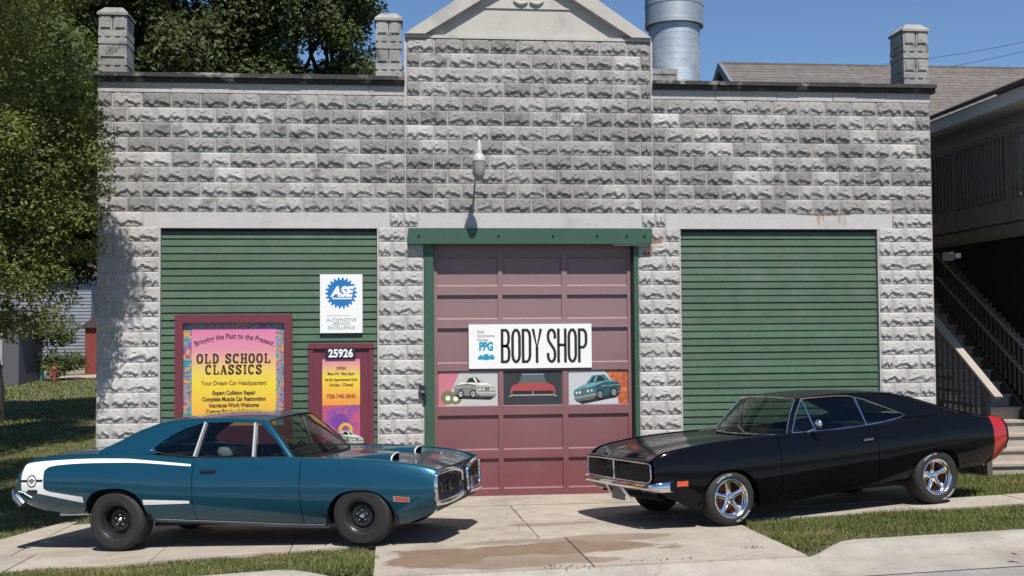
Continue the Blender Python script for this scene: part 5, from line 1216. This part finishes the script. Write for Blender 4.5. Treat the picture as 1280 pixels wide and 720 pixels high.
# loop bumpers: two chrome rings with black grilles and headlights inside
for sg in (-1, 1):
    def L(u, v, d=0.0):   # u 0 inner..1 outer, v 0 low..1 high
        y = lerp(.10, .845, u); x = 2.352+.040*(1-(y/.845)**2)+d-.03*max(0, u-.8)/.2
        zl = lerp(.455, .435, u); zh = lerp(.700, .745, u)+.0; return (x, sg*y, lerp(zl, zh, v)+.03*math.sin(math.pi*u)*(1 if v > .5 else -.4))
    path = [L(0, t) for t in (.15, .5, .85)]+[L(u, 1) for u in (.04, .2, .4, .6, .8, .95)]+[L(1, t) for t in (.86, .5, .15)]+[L(u, 0) for u in (.95, .8, .6, .4, .2, .04)]
    mb = MB(); mb.tube(path, .024, 10, closed=True); mb.tube([L(u, 0, .008) for u in (.02, .2, .4, .6, .8, .98)], .034, 10); bu = mb.build('loop_bumper', BC, M['chrome'], smooth=60)
    gp = [L(u, 1, -.05) for u in np.linspace(0, 1, 9)]+[L(u, 0, -.05) for u in np.linspace(1, 0, 9)]
    MB().add(gp, [tuple(range(18))]).build('grille', BC, M['grille'])
    for k in range(3): MB().tube([L(u, .28+.22*k, -.035) for u in np.linspace(.04, .96, 8)], .006, 5).build('grille_bar', BC, M['black'])
    for u in (.42, .76):
        p = L(u, .5, -.03); hl = MB().lathe([(.070, -.012), (.074, -.004), (.066, .0)], 'x', p, 22).build('headlight_ring', BC, M['black'], smooth=40)
        MB().lathe([(.066, -.010), (.05, -.004), (0, .0)], 'x', p, 22).build('headlight', hl, mat('dark lamp glass', (.02, .021, .023), .12, coat=.3) if 'dark lamp glass' not in bpy.data.materials else bpy.data.materials['dark lamp glass'], smooth=60)
    p = L(.12, .5, .02); MB().box(p[0]-.02, p[0]+.03, p[1]-.022, p[1]+.022, .44, .60).build('bumper_guard', BC, M['chrome'])
    # white tail stripe, ring emblem, marker lamps
    zt = pchip([(-2.765, .985), (-2.67, 1.025), (-2.29, 1.05), (-1.89, 1.056), (-1.37, 1.04), (-1.12, 1.015), (-.53, .948)]); tb = pchip([(-2.76, .72), (-2.4, .665)])
    blk = lambda xs: [round(x, 4) for x in xs]
    bee.decal(np.linspace(-2.735, -2.41, 14), zt, tb, 'tail_stripe', BC, M['white'], sg, nr=14)
    ub = pchip([(-2.41, .94), (-2.36, .978), (-2.2, .999), (-1.89, 1.008), (-1.38, .999), (-.53, .926)])
    bee.decal(np.linspace(-2.41, -.535, 50), zt, ub, 'tail_stripe', BC, M['white'], sg, nr=3)
    lt = pchip([(-2.41, .74), (-2.36, .708), (-2.2, .68), (-1.9, .632)]); lo = pchip([(-2.41, .666), (-1.9, .562)])
    bee.decal(np.linspace(-2.41, -1.885, 14), lt, lo, 'tail_stripe', BC, M['white'], sg, nr=3)
    bee.decal(np.linspace(-1.115, -.545, 14), pchip([(-1.115, .578), (-.545, .548)]), pchip([(-1.115, .518), (-.545, .518)]), 'tail_stripe', BC, M['white'], sg, nr=3)
    bee.decal(np.linspace(-2.755, -2.42, 8), lambda x: .842, lambda x: .815, 'emblem_bar', BC, M['black'], sg, off=.005, nr=1)
    mb = MB(); cx, cz = -2.575, .825
    def em(r, a): x, z = cx+r*math.cos(a), cz+r*math.sin(a); return x, z
    A = np.linspace(0, 2*math.pi, 25)[:-1]
    for r0, r1, mm, off in ((.0, .058, M['white'], .006), (.058, .072, M['black'], .006), (.0, .03, M['chrome_dull'], .0075)):
        mb.mat(mm); ra = [em(r1, a) for a in A]; pa = [(x, sg*(bee.side_y(x, z)+off), z) for x, z in ra]
        if r0: rb = [em(r0, a) for a in A]; pb = [(x, sg*(bee.side_y(x, z)+off), z) for x, z in rb]; mb.add(pa+pb, [(k, (k+1) % 24, 24+(k+1) % 24, 24+k) for k in range(24)])
        else: mb.add(pa, [tuple(range(24))])
    mb.build('ring_emblem', BC, smooth=60)
    bee.decal(np.linspace(-2.65, -2.50, 4), lambda x: .725, lambda x: .685, 'rear_marker', BC, M['black'], sg, off=.007, nr=1)
    fm = bee.decal(np.linspace(1.865, 2.045, 4), lambda x: .525-.1*(x-1.95), lambda x: .465-.1*(x-1.95), 'front_marker', BC, M['chrome_dull'], sg, off=.006, nr=1)
    bee.decal(np.linspace(1.885, 2.025, 4), lambda x: .514-.1*(x-1.95), lambda x: .476-.1*(x-1.95), 'marker_lens', fm, M['amber'], sg, off=.010, nr=1)
    MB().tube([(x, sg*(bee.side_y(x, bee.zlo(x)+.045)+.004), bee.zlo(x)+.045) for x in np.linspace(-1.02, 1.03, 20)], .0065, 6).build('sill_moulding', BC, M['chrome_dull'], smooth=60)
    MB().lathe([(0, sg*.02), (.016, sg*.015), (.018, 0)], 'y', (-1.09, sg*(bee.yg(1.112)+.004), 1.112), 10).build('window_tip', BC, M['chrome'])
    MB().tube([(.98, sg*(bee.ws(.98)-.16), .985), (1.02, sg*.30, 1.0), (.86, sg*.02, 1.03)], .007, 5).build('wiper', BC, M['black'])
    MB().lathe([(0, -.02), (.035, -.015), (.05, .005), (.05, .03)], 'x', (.50, sg*(.93), 1.05), 14).build('mirror', BC, M['chrome'], smooth=40) if sg > 0 else None
    MB().bar((.40, sg*.79, 1.0), (.50, sg*.93, 1.04), .025, .02).build('mirror_stalk', BC, M['chrome']) if sg > 0 else None
mb = MB(); mb.tube([(-2.70, -.885, .56), (-2.79, -.885, .64), (-2.835, -.84, .70), (-2.87, -.4, .70), (-2.88, 0, .70), (-2.87, .4, .70), (-2.835, .84, .70), (-2.79, .885, .64), (-2.70, .885, .56)], .05, 10); mb.build('rear_bumper', BC, M['chrome_dull'], smooth=60)
for sg in (-1, 1): MB().box(-2.845, -2.80, min(sg*.25, sg*.70), max(sg*.25, sg*.70), .78, .90).build('tail_light', BC, M['red_lens'])
mb = MB(); mb.grid([[(2.335-d, y*(1-.06*k), z) for y in np.linspace(-.80, .80, 9)] for k, (d, z) in enumerate(((0, .44), (.05, .33), (.2, .27)))]); mb.build('front_valance', BC, M['black'])
for y in (-.3, .3): MB().lathe([(.03, -2.62), (.03, -1.9)], 'x', (0, y, .36), 10).build('exhaust_pipe', BC, M['chrome_dull'])
for (x, R, w) in ((1.485, .33, .235), (-1.485, .345, .27)):
    for sg in (-1, 1): bee.wheel(BC, x, sg, R, w, .918, 'steel', .170 if x > 0 else .20)
MB().lathe([(0, .07), (.10, .05), (.115, 0), (.10, -.05)], 'z', (-.35, -.36, 1.04), 16).build('headrest', BC, mat('pale headrest cover', (.55, .55, .55), .6), smooth=50)
pose(BC, (-.293, -3.851, .033), (-3.084, -2.835, -.128), -1, 0.0)

# ---- black coupe
M['blackpaint'] = mat('glossy black paint', (0.0040, 0.0044, 0.0066), .10, spec=.24)
M['red_stripe'] = mat('red tail stripe paint', (0.42, .012, .014), .3, coat=.8)
KC = empty('black_coupe', (0, 0, 0), 'glossy black two door muscle car with chrome spoked wheels and red tail band', 'car')
chg = Car(paint=M['blackpaint'], roofm=mat('black vinyl roof', (.008, .008, .009), .4, bump=.1, bscale=200), stripe=(-2.69, -2.455, M['red_stripe']), x_nose=2.42, x_tail=-2.73, door=(-.62, .79), cuts=[-2.69, -2.455], rnd=.05, tmax=.50, dish=(.10, .125),
    zs=[(2.42, .785), (2.36, .825), (2.27, .86), (1.94, .912), (1.66, .94), (1.2, .962), (.8, .97), (.4, .972), (0, .975), (-.5, .99), (-.9, 1.025), (-1.3, 1.062), (-1.7, 1.075), (-2.1, 1.055), (-2.45, 1.012), (-2.65, .985), (-2.73, .955)],
    ws=[(2.42, .81), (2.2, .85), (1.8, .875), (1.2, .875), (.5, .86), (-.3, .855), (-.9, .865), (-1.5, .875), (-2.1, .845), (-2.5, .815), (-2.73, .79)],
    wm=[(2.42, .845), (2.2, .89), (1.8, .935), (1.45, .95), (.8, .935), (0, .92), (-.5, .92), (-1.0, .945), (-1.5, .968), (-2.0, .945), (-2.5, .895), (-2.73, .86)],
    wb=[(2.42, .80), (2.0, .85), (1.4, .87), (0, .84), (-1.2, .86), (-2.0, .85), (-2.5, .80), (-2.73, .76)],
    zlo=[(2.42, .47), (2.30, .40), (2.10, .30), (1.9, .22), (1.12, .185), (-.1, .26), (-1.08, .345), (-1.91, .395), (-2.3, .42), (-2.5, .46), (-2.64, .52), (-2.73, .575)], zc=[(0, 1), (1, 1)],
    shape_t=[(0, 0), (.1, .36), (.25, .74), (.4, .95), (.5, 1.0), (.60, .985), (.72, .90), (.80, .76), (.90, .46), (1, 0)],
    arches=[(1.485, .385, .43, .21, 2.3), (-1.50, .375, .345, .325, 2.4)],
    yg0=.79, ygk=.50, hdr=.09, wbow=.20, crown=.035, dlo_trim=True, wtrim=M['chrome'], roof_i0=2, roof_i1=7, rear_i=11, rear_base=(-1.58, 1.085),
    ring=[((.60, .975), (.53, .995)), ((.46, 1.18), (.40, 1.19)), ((.315, 1.368), (.245, 1.372)), ((.05, 1.402), (.05, 1.378)), ((-.25, 1.412), (-.25, 1.382)), ((-.5, 1.410), (-.45, 1.373)), ((-.8, 1.402), (-.67, 1.318)), ((-1.1, 1.378), (-.90, 1.225)),
          ((-1.4, 1.312), (-1.08, 1.150)), ((-1.75, 1.198), (-1.17, 1.112)), ((-2.08, 1.105), (-1.18, 1.094)), ((-2.28, 1.055), (-1.10, 1.078))],
    belt=[(-.85, 1.045), (-.52, 1.015), (0, .992), (.50, .988)], panes=[('quarter_window', (-1.17, -.565)), ('side_window', (-.54, .20)), ('vent_window', (.22, .52))], posts=[(-.555, -.53, .025), (.20, .245, .022)],
    letter_arcs=(math.pi*.62, -math.pi*.32))
def chg_handle(dr, sg):
    MB().bar((-.54, sg*(chg.side_y(-.54, .855)+.016), .858), (-.40, sg*(chg.side_y(-.4, .855)+.016), .852), .02, .022).build('door_handle', dr, M['chrome'])
chg.handle = chg_handle; chg.common(KC)
def chg_hood(x, y, u):
    zedge = chg.zs(x)+.004; a = abs(y)
    z = zedge-.030*sm(0, .30, 1-abs(u))+.028*(1-sm(.15, .40, a))*sm(.6, 1.0, x)
    z -= .012*math.exp(-((a-.45)/.05)**2)*sm(.8, 1.0, x)*(1-sm(1.45, 1.6, x))
    return z-.02*sm(2.25, 2.45, x)
chg.toppanel(.55, 2.42, chg_hood, M['blackpaint'], 'hood', KC, .065, ny=41, dx=.04, bowf=.055, bowr=.14)
chg.toppanel(-2.71, -1.52, lambda x, y, u: chg.zs(x)+.010+.012*(1-u*u)-.02*(1-sm(-2.72, -2.6, x)), M['blackpaint'], 'trunk_lid', KC, .065, ny=21)
mb = MB(); mb.grid([[(x, u*(chg.ws(x)-.05), chg.zs(x)+.024+.012*(1-u*u)-.02*(1-sm(-2.72, -2.6, x))) for u in np.linspace(-1, 1, 13)] for x in (-2.69, -2.62, -2.54, -2.46)]); mb.build('deck_stripe', KC, M['red_stripe'], smooth=50)
chg.endcap(2.415, .045, M['blackpaint'], 'front_panel', KC); chg.endcap(-2.725, -.015, M['black'], 'tail_panel', KC)
for sg in (-1, 1): MB().box(-2.79, -2.735, min(sg*.12, sg*.72), max(sg*.12, sg*.72), .70, .86).build('tail_light', KC, M['red_lens'])
# grille: one deep dark mouth, chrome edge, centre divider
def gx(y): return 2.425+.05*(1-(y/.84)**2)
def gpath(m_): 
    Y = .80-m_; zl, zh = .545+m_, .762-m_
    p = [(-Y+.04, zl), (-Y, zl+.05), (-Y, zh-.02), (-Y+.03, zh)]+[(y, zh+.012*(1-(y/.8)**2)) for y in np.linspace(-.65, .65, 9)]+[(Y-.03, zh), (Y, zh-.02), (Y, zl+.05), (Y-.04, zl)]+[(y, zl) for y in np.linspace(.65, -.65, 9)]
    return p
gp = gpath(0); MB().tube([(gx(y)+.012, y, z) for y, z in gp], .011, 8, closed=True).build('grille_surround', KC, M['chrome'], smooth=60)
MB().add([(gx(y)+.006, y, z) for y, z in gp], [tuple(range(len(gp)))]).build('grille', KC, M['grille'])
MB().box(gx(0)-.0, gx(0)+.022, -.014, .014, .545, .778).build('grille_divider', KC, M['chrome'])
for k in range(7): MB().tube([(gx(y)+.010, y, .575+.026*k) for y in np.linspace(-.77, .77, 12)], .004, 4).build('grille_bar', KC, M['black'])
# nose lip between the grille and the hood
mb = MB(); mb.grid([[(gx(y)+dx_, y, lerp(.778, .80, t)) for y in np.linspace(-.80, .80, 15)] for dx_, t in ((-.01, 0), (.022, .15), (.020, .7), (-.02, 1.15))]); mb.build('nose_lip', KC, M['blackpaint'], smooth=60)
# bumper blade with wrapped ends
rows = []
for y in np.linspace(-.80, .80, 21): x = gx(y)+.045; rows.append([(x-.03, y, .466), (x+.014, y, .472), (x+.024, y, .498), (x+.014, y, .525), (x-.03, y, .532)])
def bend(sg): return [[(x-.03*c, sg*(.80+k), .466-.022*c), (x+.014-.0*c, sg*(.80+k), .472-.020*c), (x+.024-.010*c, sg*(.802+k), .498-.006*c), (x+.014, sg*(.80+k), .525+.020*c), (x-.03, sg*(.80+k), .532+.022*c)] for (x, k, c) in ((2.46, .03, .5), (2.40, .075, 1), (2.33, .095, 1), (2.25, .105, 1))]
rows = bend(-1)[::-1]+rows+bend(1); MB().grid(rows).build('front_bumper', KC, M['chrome'], smooth=60)
for y in (-.17, .17): MB().bar((2.535, y*.9, .52), (2.40, y*1.35, .30), .035, .03).build('bumper_guard', KC, M['chrome'])
pl_ = MB().box(2.445, 2.455, -.155, .155, .30, .455).build('licence_plate', KC, mat('grey plate', (.20, .19, .18), .5)); 
mb = MB(); mb.grid([[(2.40-d, y*(1-.04*k), z) for y in np.linspace(-.82, .82, 9)] for k, (d, z) in enumerate(((0, .47), (.05, .38), (.25, .28)))]); mb.build('front_valance', KC, M['blackpaint'])
for sg in (-1, 1):
    fm = chg.decal(np.linspace(2.035, 2.165, 4), lambda x: .555, lambda x: .495, 'front_marker', KC, M['chrome_dull'], sg, off=.004, nr=1)
    chg.decal(np.linspace(2.04, 2.16, 4), lambda x: .552, lambda x: .498, 'marker_lens', fm, mat('bright orange lens', (.80, .10, .04), .3) if 'bright orange lens' not in bpy.data.materials else bpy.data.materials['bright orange lens'], sg, off=.008, nr=1)
    MB().tube([(.93, sg*.62, .985), (.90, sg*.35, 1.005), (.80, sg*.08, 1.06)], .008, 5).build('wiper', KC, M['chrome_dull'])
mi = MB().lathe([(0, .045), (.03, .040), (.052, .012), (.055, -.01), (.05, -.016), (0, -.016)], 'x', (.27, .965, 1.085), 18).build('mirror', KC, M['chrome'], smooth=40)
MB().bar((.33, .83, .985), (.28, .95, 1.05), .02, .02).build('mirror_stalk', mi, M['chrome'])
mb = MB(); mb.tube([(-2.66, -.79, .60), (-2.745, -.76, .62), (-2.765, -.6, .62), (-2.775, 0, .62), (-2.765, .6, .62), (-2.745, .76, .62), (-2.66, .79, .60)], .034, 8); mb.build('rear_bumper', KC, M['chrome_dull'], smooth=60)
MB().lathe([(0, .03), (.035, .02), (.04, 0)], 'z', (-2.05, .55, chg.zs(-2.05)+.02), 14).build('fuel_cap', KC, M['chrome'], smooth=40)
for y in (-.3, .3): MB().lathe([(.03, -2.62), (.03, -1.9)], 'x', (0, y, .36), 10).build('exhaust_pipe', KC, M['chrome_dull'])
for (x, R, w) in ((1.485, .315, .225), (-1.485, .335, .26)):
    for sg in (-1, 1): chg.wheel(KC, x, sg, R, w, .922, 'spoke', .212)
pose(KC, (3.876, -3.564, .103), (6.731, -2.746, .172), 1, rad(2.0))

# ------------------------------------------------------------------ small litter
M['leaf_dry'] = mat('dry leaf', (.26, .11, .04), .8, var=.2, vscale=40)
lf = MB(); pts_ = [(0, .0), (.02, .035), (.015, .06), (.045, .075), (.02, .10), (0, .13), (-.02, .10), (-.045, .075), (-.015, .06), (-.02, .035)]
lf.add([(x, y, .012+.35*abs(x)+.06*math.sin(y*25)*.3) for x, y in pts_], [tuple(range(10))])
me_ = lf.mesh('dry_leaf'); me_.materials.append(M['leaf_dry'])
o = link('fallen_leaf', me_, None, (5.93, -5.98, gz(5.93, -5.98)-.105)); o.rotation_euler = (.5, .2, .8); tag(o, 'single brown fallen leaf lying in the gutter at far right', 'leaf')
db = MB(); rg = random.Random(5)
for (cx, cy, n, r) in ((3.62, -5.05, 26, .07), (1.62, -5.62, 30, .10), (0.45, -2.45, 22, .5), (2.9, -2.47, 16, .4), (2.6, -5.5, 14, .5), (3.3, -4.6, 10, .5), (0.9, -3.76, 16, .6)):
    for k in range(n):
        x = cx+rg.gauss(0, r); y = cy+rg.gauss(0, .03 if r > .15 else r*.5); z = gz(x, y)+.004; q = rg.uniform(.006, .02); a = rg.uniform(0, 6.28)
        db.add([(x+q*math.cos(a+t), y+q*.7*math.sin(a+t), z+(.006 if t > 1 else .0)+.004) for t in (0, 2.1, 4.2)]+[(x, y, z+q*.7)], [(0, 1, 3), (1, 2, 3), (2, 0, 3)])
tag(db.build('grit', m=mat('dark grit', (.07, .06, .045), .9)), kind='stuff')
